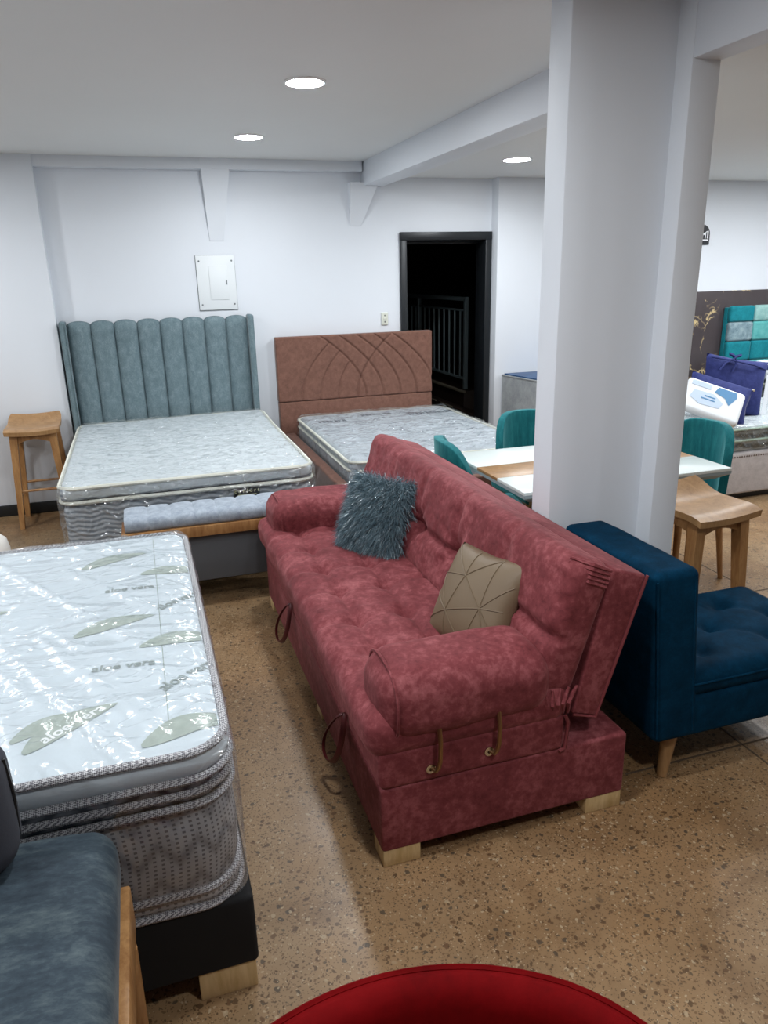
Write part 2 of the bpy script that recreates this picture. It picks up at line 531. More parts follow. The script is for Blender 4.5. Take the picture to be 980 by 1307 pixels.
def text_mesh(body, size, mat, name, parent, mtx, world=True, align='CENTER', zfn=None, shear=0.0, bold=0.0):
    """flat printed lettering; mtx places the XY text plane"""
    cu = bpy.data.curves.new(name + '_curve', 'FONT')
    cu.body = body
    cu.size = size
    cu.align_x = align
    cu.align_y = 'CENTER'
    cu.shear = shear
    cu.offset = bold
    cu.resolution_u = 3
    tmp = bpy.data.objects.new(name + '_tmp', cu)
    COL.objects.link(tmp)
    dg = bpy.context.evaluated_depsgraph_get()
    me = bpy.data.meshes.new_from_object(tmp.evaluated_get(dg))
    bpy.data.objects.remove(tmp)
    bpy.data.curves.remove(cu)
    bm = bmesh.new()
    bm.from_mesh(me)
    off = ROOT[parent.name] if (parent is not None and world) else Vector((0, 0, 0))
    for v in bm.verts:
        p = mtx @ v.co
        if zfn:
            p.z = zfn(p.x, p.y)
        v.co = p - off
    bm.to_mesh(me)
    bm.free()
    me.name = name
    me.materials.clear()
    me.materials.append(M[mat])
    o = bpy.data.objects.new(name, me)
    COL.objects.link(o)
    if parent is not None:
        o.parent = parent
        ROOT[o.name] = ROOT[parent.name]
    return o

def gauss(d, s):
    return math.exp(-d * d / (2 * s * s))

def segdist(px, py, ax, ay, bx, by):
    dx, dy = bx - ax, by - ay
    t = max(0, min(1, ((px - ax) * dx + (py - ay) * dy) / (dx * dx + dy * dy + 1e-12)))
    return math.hypot(px - ax - t * dx, py - ay - t * dy)

def nz(x, y, z=0.0, s=1.0):
    return noise.noise(Vector((x * s, y * s, z * s)))

# ================================================================== SETTING
CZ, CZR = 2.51, 2.41
fl = struct('floor', MB().rbox(-3.4, 7.6, -2.8, 6.2, -0.08, 0.0, 0.002), 'floor')
for a in ((1.45, 7.6, 1.826, 1.834), (1.95, 7.6, 2.896, 2.904), (1.953, 1.961, -2.6, 6.0), (3.02, 3.028, -2.6, 5.9)):
    MB().rbox(a[0], a[1], a[2], a[3], -0.002, 0.0012, 0.0005).build('floor_joint', 'joint', fl)
struct('ceiling', MB().rbox(-3.4, 1.9, -2.8, 6.2, CZ, CZ + 0.1, 0.002), 'ceil')
struct('ceiling', MB().rbox(1.84, 7.6, -2.8, 6.2, CZR, CZR + 0.2, 0.002), 'ceil')
# back wall with the doorway opening
DX0, DX1, DZ = 2.13, 2.955, 2.0
wb = MB().prism([(-0.7, 0), (DX0, 0), (DX0, DZ), (DX1, DZ), (DX1, 0), (3.1, 0), (3.1, 2.6), (-0.7, 2.6)], 1, 6.08, 6.2)
struct('wall_back', wb, 'wall')
struct('wall_back_left', MB().rbox(-3.4, -0.545, 5.97, 6.2, 0, 2.6, 0.006), 'wall')
struct('wall_back_right', MB().rbox(2.952, 7.6, 5.96, 6.2, 0, 2.6, 0.006), 'wall')
struct('wall_left', MB().rbox(-3.5, -3.38, -2.8, 6.2, 0, 2.6, 0.002), 'wall')
struct('wall_right', MB().rbox(7.5, 7.62, -2.8, 6.2, 0, 2.6, 0.002), 'wall')
struct('wall_front', MB().rbox(-3.5, 7.62, -2.9, -2.78, 0, 2.6, 0.002), 'wall')
struct('baseboard_left', MB().rbox(-3.38, -0.543, 5.955, 5.972, 0, 0.085, 0.003), 'base_black')
# ledge under the ceiling along the back wall, tapering haunches, beams, pillar
struct('trim_1', MB().rbox(-0.55, 1.80, 5.99, 6.09, 2.438, 2.53, 0.004), 'wall')
def haunch(name, x0, x1, x0b, x1b, zt, zb, yf):
    mb = MB()
    vs = [(x0, yf, zt), (x1, yf, zt), (x1, 6.1, zt), (x0, 6.1, zt), (x0b, 6.075, zb), (x1b, 6.075, zb), (x1b, 6.1, zb), (x0b, 6.1, zb)]
    mb.add(vs, [(0, 1, 5, 4), (1, 2, 6, 5), (3, 0, 4, 7), (0, 3, 2, 1), (4, 5, 6, 7), (2, 3, 7, 6)])
    return struct(name, mb, 'wall')
haunch('trim_2', 0.575, 0.795, 0.605, 0.71, 2.515, 1.95, 5.983)
haunch('trim_3', 1.70, 1.93, 1.712, 1.80, 2.36, 2.05, 5.985)
struct('trim_4', MB().rbox(1.81, 1.99, 2.36, 6.09, 2.34, 2.6, 0.006), 'wall')
struct('trim_5', MB().rbox(1.765, 1.877, -2.8, 2.31, 2.316, 2.6, 0.006), 'wall')
def wob(x, y, z):
    return (x + 0.004 * nz(y, z, 3.1, 1.4), y + 0.004 * nz(x, z, 1.7, 1.6), z)
struct('wall_pillar', MB().rbox(1.375, 1.80, 2.30, 2.43, 0, 2.53, 0.006, (4, 2, 16), 1, wob), 'wall')
struct('wall_pillar_return', MB().rbox(1.765, 1.876, 2.22, 2.431, 0, 2.53, 0.005, (1, 1, 14), 1, wob), 'wall')

# doorway: black frame, dark stairwell with railing beyond
d1 = thing('door_1', 'black metal door frame around the open dark doorway', 'door frame', ((DX0 + DX1) / 2, 6.08, 0))
d1['kind'] = 'structure'
MB().rbox(DX0 - 0.005, DX0 + 0.05, 6.055, 6.25, 0, DZ, 0.004).build('jamb', 'door_black', d1)
MB().rbox(DX1 - 0.065, DX1 - 0.008, 6.055, 6.25, 0, DZ, 0.004).build('jamb', 'door_black', d1)
MB().rbox(DX0 - 0.005, DX1 - 0.008, 6.05, 6.25, DZ - 0.065, DZ, 0.004).build('lintel', 'door_black', d1)
MB().rbox(DX0 + 0.05, DX1 - 0.065, 6.20, 6.22, DZ - 0.09, DZ - 0.06, 0.004).build('stop', 'door_black', d1)
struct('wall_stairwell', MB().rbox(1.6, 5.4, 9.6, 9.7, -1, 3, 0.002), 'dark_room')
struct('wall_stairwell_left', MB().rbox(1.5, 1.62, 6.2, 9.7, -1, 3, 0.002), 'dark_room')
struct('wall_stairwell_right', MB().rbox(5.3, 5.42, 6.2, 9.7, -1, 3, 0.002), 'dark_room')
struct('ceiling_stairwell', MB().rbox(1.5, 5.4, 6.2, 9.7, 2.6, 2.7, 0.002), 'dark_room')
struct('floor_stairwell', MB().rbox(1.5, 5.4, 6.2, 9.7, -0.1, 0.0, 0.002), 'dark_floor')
ld = thing('stair_landing', 'dark raised stair landing seen through the open doorway', 'landing', (4.0, 8.2, 0))
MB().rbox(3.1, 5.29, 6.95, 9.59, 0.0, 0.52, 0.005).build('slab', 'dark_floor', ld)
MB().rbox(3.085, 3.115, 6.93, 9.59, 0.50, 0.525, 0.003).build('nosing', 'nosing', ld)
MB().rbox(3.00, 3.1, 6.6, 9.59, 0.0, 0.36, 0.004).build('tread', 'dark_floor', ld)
for y in (7.0, 7.45, 7.9, 8.35):
    MB().rbox(2.99, 3.005, y, y + 0.32, 0.35, 0.362, 0.002).build('tread_edge', 'nosing', ld)
rl = thing('stair_railing', 'grey metal balustrade on the landing beyond the black door frame', 'railing', (3.15, 7.9, 0.525))
MB().rbox(3.13, 3.17, 7.01, 7.05, 0.525, 1.42, 0.003).build('post', 'rail_metal', rl)
MB().rbox(3.13, 3.17, 8.33, 8.37, 0.525, 1.42, 0.003).build('post', 'rail_metal', rl)
MB().rbox(3.13, 3.17, 7.0, 9.5, 1.40, 1.44, 0.004).build('handrail', 'rail_metal', rl)
MB().rbox(3.138, 3.162, 7.05, 9.5, 1.30, 1.32, 0.003).build('top_bar', 'rail_metal', rl)
MB().rbox(3.138, 3.162, 7.05, 9.5, 0.62, 0.645, 0.003).build('bottom_bar', 'rail_metal', rl)
bar = MB().rbox(3.142, 3.158, -0.008, 0.008, 0.645, 1.30, 0.002).build('baluster', 'rail_metal', None)
bar.parent = rl
bar.location = Vector((0, 7.17, 0)) - ROOT[rl.name]
for i in range(1, 15):
    y = 7.17 + 0.143 * i
    if abs(y - 8.35) < 0.05:
        continue
    b2 = link_copy(bar, rl)
    b2.location = Vector((0, y, 0)) - ROOT[rl.name]

# dark marble cladding behind the right-hand beds
tag(MB().rbox(4.0, 7.48, 5.945, 5.962, 0, 1.452, 0.002).build('wall_panel', 'marble'),
    'dark brown marble wall panel with gold veins behind the teal headboard', 'wall panel')

# ceiling lamps: each carries its own light; some unseen ones are added fill
def lamp(x, y, z, label, r=0.088):
    t = thing('ceiling_light', label, 'ceiling light', (x, y, z - 0.007), 0, 'round ceiling lamps')
    MB().lathe([(r - 0.001, -0.001), (r + 0.004, -0.001), (r + 0.010, 0.004), (r + 0.010, 0.009), (r - 0.001, 0.009), (r - 0.001, -0.001)], 32).build('ring', 'lamp_ring', t, world=False)
    df = MB().lathe([(0.0, 0.0), (r * 0.6, 0.0), (r, 0.0)], 32).build('diffuser', 'lamp', t, world=False)
    if df.data.polygons[0].normal.z > 0:
        df.data.flip_normals()
    return t
lamp(0.84, 3.64, CZ, 'larger round white ceiling lamp, nearest one in view over the red sofa', 0.085)
lamp(0.795, 5.06, CZ, 'round white ceiling lamp in front of the blue-grey headboard', 0.085)
lamp(2.61, 5.0, CZR, 'round white ceiling lamp near the black doorway, beyond the ceiling beam', 0.092)
lamp(-1.6, 3.64, CZ, 'round ceiling lamp out of view above the left side')
lamp(-1.6, 5.06, CZ, 'round ceiling lamp out of view by the left back wall')
lamp(4.75, 4.62, CZR, 'round ceiling lamp out of view above the right-hand bed')
lamp(2.61, 3.55, CZR, 'round ceiling lamp over the dining table, hidden behind the pillar')
lamp(-1.6, 0.7, CZ, 'added unseen fill lamp above the slate-blue seat')  # added fill for the pillar's front and return
lamp(-1.6, 2.2, CZ, 'added unseen fill lamp above the aloe vera mattress')  # put in to lift the shadows on the near left
lamp(4.75, 0.9, CZR, 'added unseen fill lamp at near end of right-hand room')  # extra fill lamp, lifts the near right side
lamp(0.45, 1.52, CZ, 'added unseen fill lamp above the near end of the red sofa')  # off-row lamp added to brighten the pillar faces
lamp(0.95, 0.3, CZ, 'added unseen fill lamp above the crimson chair')  # added lamp, lights the pillar front from the camera side
lamp(6.1, 4.62, CZR, 'round ceiling lamp out of view near the right-hand wall')
lamp(5.4, 4.3, CZR, 'added unseen fill lamp above the white pillow')  # added to brighten the right-hand back wall
lamp(5.3, 3.5, CZR, 'added unseen fill lamp in front of the teal headboard')  # more added light for the right-hand room
lamp(4.75, 2.7, CZR, 'round ceiling lamp out of view in the right-hand room')

# electrical panel cover and socket on the back wall
pn = thing('electrical_panel', 'white electrical panel cover screwed to wall above blue-grey headboard', 'panel cover', (0.63, 6.08, 1.46))
X0, X1, Z0, Z1 = 0.485, 0.775, 1.445, 1.845
MB().rbox(X0 - 0.004, X1 + 0.002, 6.0745, 6.082, Z0 - 0.004, Z1 + 0.001, 0.001).build('gap', 'plate_dark', pn)
MB().rbox(X0, X1, 6.068, 6.08, Z0, Z1, 0.003).build('plate', 'plate', pn)
dr = MB().rbox(0.575, 0.715, 6.063, 6.069, 1.52, 1.77, 0.002).build('door', 'plate', pn)
MB().rbox(0.7, 0.708, 6.059, 6.064, 1.63, 1.665, 0.001).build('latch', 'plate_dark', dr)
for x in (X0 + 0.022, X1 - 0.022):
    for z in (Z0 + 0.04, Z1 - 0.04):
        MB().lathe([(0, -0.004), (0.006, -0.003), (0.007, 0.001)], 10, mtx=Matrix.Translation((x, 6.0675, z)) @ Matrix.Rotation(-PI / 2, 4, 'X')).build('screw', 'plate_dark', pn)
so = thing('wall_socket', 'small ivory wall socket above the brown headboard', 'socket', (1.98, 6.08, 1.27))
MB().rbox(1.953, 2.012, 6.068, 6.08, 1.272, 1.375, 0.006, k=2).build('plate', 'outlet', so)
for z in (1.298, 1.35):
    MB().rbox(1.978, 1.987, 6.066, 6.069, z - 0.005, z + 0.005, 0.001).build('slot', 'hole', so)
MB().rbox(1.97, 1.995, 6.064, 6.069, 1.314, 1.334, 0.003).build('switch', 'outlet', so)

# black sign on the right-hand wall
sg = thing('wall_sign', 'small black arched sign with a white emblem high on the wall', 'sign', (4.95, 5.96, 1.86))
ol = [(4.85, 1.865), (5.03, 1.865), (5.03, 1.955)] + [(4.94 + 0.09 * math.cos(a), 1.955 + 0.085 * math.sin(a)) for a in [PI * i / 12 for i in range(1, 12)]] + [(4.85, 1.955)]
MB().prism(ol, 1, 5.948, 5.96).build('board', 'sign', sg)
em = MB()
em.prism([(4.93, 1.90), (5.013, 1.90), (5.013, 1.912), (4.93, 1.912)], 1, 5.945, 5.9485)
em.prism([(4.93, 1.925), (4.955, 1.918), (4.955, 1.945), (4.965, 1.952), (4.975, 1.945), (4.975, 1.918), (4.985, 1.918), (4.985, 1.975), (4.93, 1.955)], 1, 5.945, 5.9485)
em.prism([(5.0, 1.918), (5.013, 1.918), (5.013, 1.985), (4.985, 1.98), (4.985, 1.972), (5.0, 1.972)], 1, 5.945, 5.9485)
em.build('emblem', 'sign_white', sg)
sg.location.x += 0.06

# ================================================================== RED SOFA BED
SX0, SX1, SY0, SY1 = 0.512, 1.342, 1.70, 3.68
sofa = thing('sofa_bed', 'rose red crushed velvet sofa bed with tufted seat and rolled arms', 'sofa', ((SX0 + SX1) / 2, (SY0 + SY1) / 2, 0))
MB().rbox(SX0, SX1, SY0, SY1, 0.057, 0.28, 0.012, (1, 1, 1), 2).build('base', 'red', sofa)
def lidf(x, y, z):
    return (x, y, z)
MB().rbox(SX0 - 0.003, 1.11, SY0 - 0.003, SY1 + 0.003, 0.275, 0.405, 0.02, (1, 1, 1), 3).build('seat_box', 'red', sofa)
# piping down the rear edge of the seat box
MB().tube([(1.105, SY0 - 0.004, 0.40), (1.115, SY0 - 0.006, 0.375), (1.112, SY0 - 0.006, 0.33), (1.108, SY0 - 0.006, 0.285), (1.09, SY0 - 0.005, 0.277)], 0.006, 6).build('piping', 'piping_red', sofa)
# tufted seat cushion
btn1 = [(0.635, y) for y in (2.10, 2.34, 2.61, 2.85, 3.10, 3.34)]
btn2 = [(0.83, y) for y in (2.10, 2.34, 2.61, 2.85, 3.10, 3.34)]
def seatf(x, y, z):
    if z > 0.43:
        k = min(1, (z - 0.43) / 0.05)
        d = 0.0
        for bx_, by_ in btn1 + btn2:
            q = math.hypot(x - bx_, y - by_)
            if q < 0.2:
                d += 0.030 * gauss(q, 0.028)
        d += 0.014 * gauss(x - 0.635, 0.010) + 0.012 * gauss(x - 0.83, 0.010)
        for by_ in (2.10, 2.34, 2.61, 2.85, 3.10, 3.34):
            d += 0.009 * gauss(y - by_, 0.010) * (1 if x < 0.64 else 0.8)
        d -= 0.006 * nz(x, y, 0, 14) + 0.005 * nz(x, y, 5, 32)
        z = z - d * k
    x += 0.006 * nz(x, y, z, 9) * (1 if x < 0.6 else 0)
    return (x, y, z)
MB().rbox(0.475, 1.13, SY0 - 0.01, SY1 + 0.01, 0.37, 0.515, 0.06, (40, 110, 2), 5, seatf).build('seat_cushion', 'red', sofa, angle=80)
# reclined back: local a = thickness (rear +), c = height along the lean
TH = math.radians(17.7)
def lean(a, y, c, bx_=1.221, bz_=0.362):
    return (bx_ + a * math.cos(TH) + c * math.sin(TH), y, bz_ - a * math.sin(TH) + c * math.cos(TH))
def shellf(a, y, c):
    a2 = a * (0.70 + 0.30 * c / 0.476)
    return lean(a2, y, c)
MB().rbox(-0.125, 0.0, SY0 + 0.01, SY1 - 0.01, 0.0, 0.478, 0.010, (2, 6, 4), 2, shellf).build('back_shell', 'red', sofa)
pp = [shellf(0.0, SY0 + 0.008, c) for c in (0.0, 0.12, 0.24, 0.36, 0.478)]
MB().tube([shellf(-0.12, SY0 + 0.008, 0.0)] + pp, 0.005, 6).build('piping', 'piping_red', sofa)
bb = [(2.06, 0.235), (2.45, 0.235), (2.84, 0.235), (3.23, 0.235)]
def backf(a, y, c):
    if a < -0.17:
        k = min(1, (-0.17 - a) / 0.05)
        d = 0.0
        for by_, bc_ in bb:
            q = math.hypot(y - by_, c - bc_)
            if q < 0.35:
                d += 0.06 * gauss(q, 0.034)
                ang = math.atan2(c - bc_, y - by_)
                d += 0.013 * gauss(q - 0.05, 0.055) * (0.5 + 0.5 * math.cos(ang * 9)) 
        d += 0.026 * gauss(c - 0.235, 0.013)
        for by_, _ in bb:
            if c > 0.235:
                d += 0.010 * gauss(y - by_ - 0.02, 0.014)
        d -= 0.007 * nz(y, c, 0, 10) + 0.004 * nz(y, c, 3, 30)
        a = a + d * k
    return lean(a, y, c)
MB().rbox(-0.265, -0.105, SY0 + 0.004, SY1 - 0.004, 0.045, 0.487, 0.055, (2, 110, 32), 5, backf).build('back_cushion', 'red', sofa, angle=80)
# gathered pleats at the corners of the back and a gathered tab at its top corner
for i in range(5):
    y0 = SY0 + 0.0
    x0_ = 1.045 + 0.018 * i
    MB().tube([(x0_, y0 + 0.005, 0.405), (x0_ - 0.008, y0 - 0.008, 0.45), (x0_ - 0.015 + 0.01 * i, y0 + 0.0, 0.495)], [0.006, 0.010, 0.004], 6).build('pleat', 'red', sofa)
tb = MB()
for i in range(5):
    c = 0.425 + 0.013 * i
    tb.tube([lean(-0.27 + 0.02, SY0 + 0.055, c), lean(-0.2, SY0 + 0.006, c + 0.002), lean(-0.135, SY0 + 0.002, c - 0.004)], [0.004, 0.009, 0.005], 6)
tb.build('gathered_corner', 'red', sofa)
# rolled arms
def armf(sy):
    def f(x, y, z):
        u = (x - 0.52) / 0.54
        z2 = z - 0.012 * u * (1 if z > 0.5 else -1.2) + 0.006 * nz(x, y, z, 8)
        yy = y + 0.008 * nz(x, z, y, 7)
        bul = 1 + 0.06 * math.sin(PI * max(0, min(1, u)))
        zc = 0.53
        return (x, yy, zc + (z2 - zc) * bul)
    return f
def arm(y0, y1, near):
    a = MB().rbox(0.522, 1.065, y0, y1, 0.412, 0.645, 0.088, (14, 3, 2), 7, armf(1)).build('armrest', 'red', sofa, angle=80)
    # flat end panel seam at the front of the roll
    ring = []
    for i in range(28):
        t = 2 * PI * i / 28
        ring.append((0.562, (y0 + y1) / 2 + (y1 - y0) * 0.482 * math.copysign(abs(math.cos(t)) ** 0.75, math.cos(t)), 0.528 + 0.112 * math.copysign(abs(math.sin(t)) ** 0.75, math.sin(t))))
    MB().tube(ring, 0.0045, 6, True).build('seam', 'red', a)
    return a
an = arm(SY0 - 0.03, SY0 + 0.25, True)
af = arm(SY1 - 0.31, SY1 + 0.03, False)
for x, zb in ((0.672, 0.322), (0.858, 0.336)):
    h = MB().tube([(x + 0.014, SY0 - 0.018, zb + 0.14), (x + 0.013, SY0 - 0.03, zb + 0.10), (x + 0.012, SY0 - 0.03, zb + 0.04), (x + 0.010, SY0 - 0.024, zb + 0.012), (x + 0.004, SY0 - 0.02, zb), (x - 0.006, SY0 - 0.002, zb)], 0.007, 8).build('hook', 'brass', sofa)
    MB().lathe([(0.006, 0.0), (0.015, 0.0), (0.015, 0.004), (0.006, 0.005)], 16, mtx=Matrix.Translation((x - 0.008, SY0 - 0.004, zb)) @ Matrix.Rotation(PI / 2, 4, 'X')).build('grommet', 'steel', h)
# pull straps on the front
for yc in (2.05, 2.95):
    lp = []
    for i in range(21):
        t = i / 20
        a = t * 2 * PI
        lp.append((SX0 - 0.014 - 0.055 * math.sin(a / 2) ** 1.5 - 0.012 * math.sin(a), yc + 0.07 * math.sin(a) * (0.3 + 0.7 * (1 - math.cos(a)) / 2) + 0.02 * (1 - math.cos(a)), 0.325 - 0.095 * (1 - math.cos(a))))
    MB().tube(lp, 0.010, 6, False, 0.4).build('pull_strap', 'red_strap', sofa)
for (x0, x1, y0, y1) in ((SX0 + 0.004, SX0 + 0.122, SY0 + 0.004, SY0 + 0.10), (SX1 - 0.135, SX1 - 0.004, SY0 + 0.004, SY0 + 0.10), (SX0 + 0.004, SX0 + 0.135, SY1 - 0.1, SY1 - 0.004),
                         (SX1 - 0.135, SX1 - 0.004, SY1 - 0.1, SY1 - 0.004), (SX0 + 0.01, SX0 + 0.08, 2.52, 2.60)):
    MB().rbox(x0, x1, y0, y1, 0.0, 0.06, 0.003).build('foot', 'pine', sofa)

# cushion helper: pillow in local frame, x = width, z = height, y = thickness
def pillow_pt(u, v, side, w_, h_, t_):
    # u, v in -1..1
    e = (1 - abs(u) ** 2.2) * (1 - abs(v) ** 2.2)
    th = t_ / 2 * (max(e, 0) ** 0.45)
    pin = 1 - 0.07 * (1 - abs(v)) ** 1.0 * (abs(u) ** 3)
    pinv = 1 - 0.07 * (1 - abs(u)) ** 1.0 * (abs(v) ** 3)
    return Vector((u * w_ / 2 * pin, side * th, v * h_ / 2 * pinv))
def pillow(mb, w_, h_, t_, mtx, n=22, fn=None):
    for side in (-1, 1):
        mb.grid(lambda a, b: (fn or (lambda p, u, v, s: p))(pillow_pt(2 * a - 1, 2 * b - 1, side, w_, h_, t_), 2 * a - 1, 2 * b - 1, side), n, n, mtx)
    return mb

def cushion_mtx(cx, cy, cz, rz, lean_, roll=0.0):
    return Matrix.Translation((cx, cy, cz)) @ Matrix.Rotation(rz, 4, 'Z') @ Matrix.Rotation(-lean_, 4, 'X') @ Matrix.Rotation(roll, 4, 'Y')

# shaggy cushion
FC = (0.935, 3.03, 0.652)
fm = cushion_mtx(*FC, math.radians(-56), math.radians(27), math.radians(1))
fc = thing('fur_cushion', 'shaggy blue-grey fur cushion with silver threads on the red sofa', 'cushion', (0.93, 3.05, 0.515))
pillow(MB(), 0.33, 0.35, 0.14, fm).build('body', 'fur_dark', fc, angle=80)
fu, tn = MB(), MB()
rnd = random.Random(3)
def strand(mb, p, nrm, L, wd):
    down = (fm.to_3x3() @ Vector((0, 0, -1))).normalized()
    d = (nrm * 0.9 + down * 0.55 + Vector((rnd.uniform(-1, 1), rnd.uniform(-1, 1), rnd.uniform(-1, 1))) * 0.5).normalized()
    d2 = (d + down * 0.8 + Vector((rnd.uniform(-1, 1), rnd.uniform(-1, 1), rnd.uniform(-1, 1))) * 0.5).normalized()
    p1 = p + d * L * 0.5
    p2 = p1 + d2 * L * 0.5
    sd = d.cross(Vector((rnd.uniform(-1, 1), rnd.uniform(-1, 1), rnd.uniform(-1, 1)))).normalized() * wd
    mb.add([p - sd, p + sd, p1 + sd * 0.8, p1 - sd * 0.8, p2], [(0, 1, 2, 3), (3, 2, 4)])
R3 = fm.to_3x3()
for i in range(9000):
    u, v = rnd.uniform(-1, 1), rnd.uniform(-1, 1)
    s = -1 if rnd.random() < 0.78 else 1
    p = pillow_pt(u, v, s, 0.33, 0.35, 0.14)
    nrm = Vector((u * abs(u) * 0.8, s * 1.0 * (1 - max(abs(u), abs(v)) ** 3 * 0.9), v * abs(v) * 0.8)).normalized()
    if i % 9 == 0:
        strand(tn, fm @ p, R3 @ nrm, rnd.uniform(0.05, 0.075), 0.0008)
    else:
        strand(fu, fm @ p, R3 @ nrm, rnd.uniform(0.04, 0.07), 0.0013)
fu.build('fur', 'fur', fc, kind='stuff', angle=180)
tn.build('silver_threads', 'tinsel', fc, kind='stuff', angle=180)

# taupe pintucked cushion
bm_ = cushion_mtx(0.99, 2.085, 0.633, math.radians(-78), math.radians(30), math.radians(-4))
bc = thing('pintuck_cushion', 'taupe cushion with geometric pintucks leaning on red sofa back', 'cushion', (1.0, 2.1, 0.52))
pillow(MB(), 0.36, 0.345, 0.15, bm_, 28).build('cover', 'beige', bc, angle=80)
lines = []
G = [-1, -0.36, 0.36, 1]
K = 0.94
nodes_ = {(-1, 1): 0}
segs = [((-K, K * 0.3), (-0.15, 0.38)), ((-0.15, 0.38), (0.45, K)), ((-0.15, 0.38), (-K, K)), ((-0.15, 0.38), (0.5, -0.1)), ((0.5, -0.1), (K, 0.5)), ((0.5, -0.1), (K, -0.5)),
        ((-0.15, 0.38), (-0.35, -0.4)), ((-0.35, -0.4), (-K, 0.3)), ((-0.35, -0.4), (-K, -0.7)), ((-0.35, -0.4), (0.5, -0.1)), ((-0.35, -0.4), (-0.3, -K)), ((-0.35, -0.4), (0.3, -K)),
        ((0.5, -0.1), (0.3, -K)), ((0.5, -0.1), (0.45, K)), ((-0.15, 0.38), (-0.2, K)), ((0.5, -0.1), (K, 0.0)), ((-0.35, -0.4), (-K, -0.1)), ((0.5, -0.1), (K, -K))]
for (a, b) in segs:
    pts = []
    for i in range(9):
        t = i / 8
        u, v = a[0] + (b[0] - a[0]) * t, a[1] + (b[1] - a[1]) * t
        p = pillow_pt(u, v, -1, 0.36, 0.345, 0.15)
        pts.append(bm_ @ Vector((p.x, p.y - 0.001, p.z)))
    MB().tube(pts, 0.0022, 5).build('pintuck', 'beige', bc)

# ================================================================== MATTRESS HELPERS
def film_shell(parent, x0, x1, y0, y1, z0, z1, r, mat='film', amp=0.006, n=(50, 50, 6), seed=0.0, fn=None):
    cx, cy = (x0 + x1) / 2, (y0 + y1) / 2
    def f(x, y, z):
        a = math.atan2(y - cy, x - cx)
        wv = abs(nz(x, y * 2.2, z + seed, 6)) + 0.6 * abs(nz(x * 1.7, y, z - seed, 15))
        d = amp * 0.5 * wv
        for (sx_, sy_, k_) in ((2.0, 8.5, 1.0), (5.5, 3.2, 0.8)):
            q1 = noise.noise(Vector((x * sx_ + 1.3 * y + seed, y * sy_ - 0.8 * x, z * 5 + k_)))
            d += amp * k_ * max(0.0, 1 - abs(q1) / 0.13) ** 1.5
        q = Vector((x - cx, y - cy, (z - (z0 + z1) / 2) * 3))
        q.normalize()
        if z > z1 - 0.03:
            z = z + d
        else:
            x += q.x * d
            y += q.y * d
        if fn:
            return fn(x, y, z)
        return (x, y, z)
    o = MB().rbox(x0, x1, y0, y1, z0, z1, r, n, 4, f).build('plastic_wrap', mat, parent, angle=180)
    return o

# ================================================================== BLUE-GREY CHANNEL BED
tb_ = thing('upholstered_bed', 'blue-grey bed with tall channel-tufted headboard and side wings', 'bed', (0.165, 5.1, 0))
HX0, HX1, HB = -0.53, 0.872, 6.055
MB().rbox(HX0 + 0.01, HX1 - 0.01, HB - 0.035, HB, 0.0, 1.375, 0.008, (1, 1, 1), 2).build('back_panel', 'tealgrey', tb_)
nch = 8
cw = (HX1 - HX0 - 0.09) / nch
def channel(i):
    x0 = HX0 + 0.045 + cw * i
    def f(a, b):
        q = 2 * a - 1
        prof = max(0.0, 1 - abs(q) ** 4.0) ** 0.6
        ztop = 1.375 + 0.028 * max(0, 1 - q * q) ** 0.6
        z = 0.35 + (ztop - 0.35) * b
        rnd_ = 1 - max(0, (b - 0.955) / 0.045) ** 2
        y = HB - 0.035 - (0.034 * prof + 0.004) * max(rnd_, 0) ** 0.5 - 0.002
        return (x0 + cw * a, y, z)
    mb = MB()
    mb.grid(f, 14, 26)
    # top closing strip back to the panel
    mb.grid(lambda a, b: (x0 + cw * a, HB - 0.039 + 0.034 * b, 1.375 + 0.028 * max(0, 1 - (2 * a - 1) ** 2) ** 0.6), 14, 1)
    return mb.build('channel', 'tealgrey', tb_, angle=70)
for i in range(nch):
    channel(i)
for s, x in ((-1, HX0), (1, HX1)):
    wg = MB().rbox(min(x, x - s * 0.045), max(x, x - s * 0.045), HB - 0.125, HB + 0.002, 0.0, 1.408, 0.016, (1, 1, 1), 3).build('side_wing', 'tealgrey', tb_)
    MB().tube([(x - s * 0.022 - s * 0.02, HB - 0.126, z) for z in (0.05, 0.7, 1.39)], 0.005, 6).build('piping', 'tealgrey', wg)
MB().rbox(-0.47, 0.85, 4.13, 5.95, 0.07, 0.285, 0.02, (1, 1, 1), 2).build('bed_base', 'tealgrey', tb_)
for x in (-0.42, 0.80):
    for y in (4.2, 5.85):
        MB().rbox(x - 0.03, x + 0.03, y - 0.03, y + 0.03, 0, 0.072, 0.003).build('foot', 'pine', tb_)

mt = thing('mattress', 'white pillow-top mattress with black label on blue-grey bed', 'mattress', (0.19, 5.05, 0.285))
MX0, MX1, MY0, MY1 = -0.485, 0.872, 4.09, 5.915
def m1f(x, y, z):
    return (x + 0.004 * nz(y, z, 1, 12), y + 0.004 * nz(x, z, 2, 12), z)
MB().rbox(MX0, MX1, MY0, MY1, 0.286, 0.56, 0.06, (10, 12, 4), 4, m1f).build('body', 'matt_side', mt, angle=80)
def topz1(x, y):
    e = min(1.0, min(x - MX0, MX1 - x, y - MY0, MY1 - y) / 0.12)
    e = max(0, e)
    q = 0.014 * abs(math.sin((x * 0.75 + y) * 20) * math.sin((x * 0.75 - y) * 20)) ** 0.5
    wr = 0.006 * nz(x * 1.0, y * 6, 0, 4)
    far = 0.018 * max(0, (x + 0.3) / 1.2) * max(0, (y - 5.4) / 0.5)
    return (q + wr) * e + far
def pil1(x, y, z):
    if z > 0.62:
        z += topz1(x, y)
    return (x, y, z)
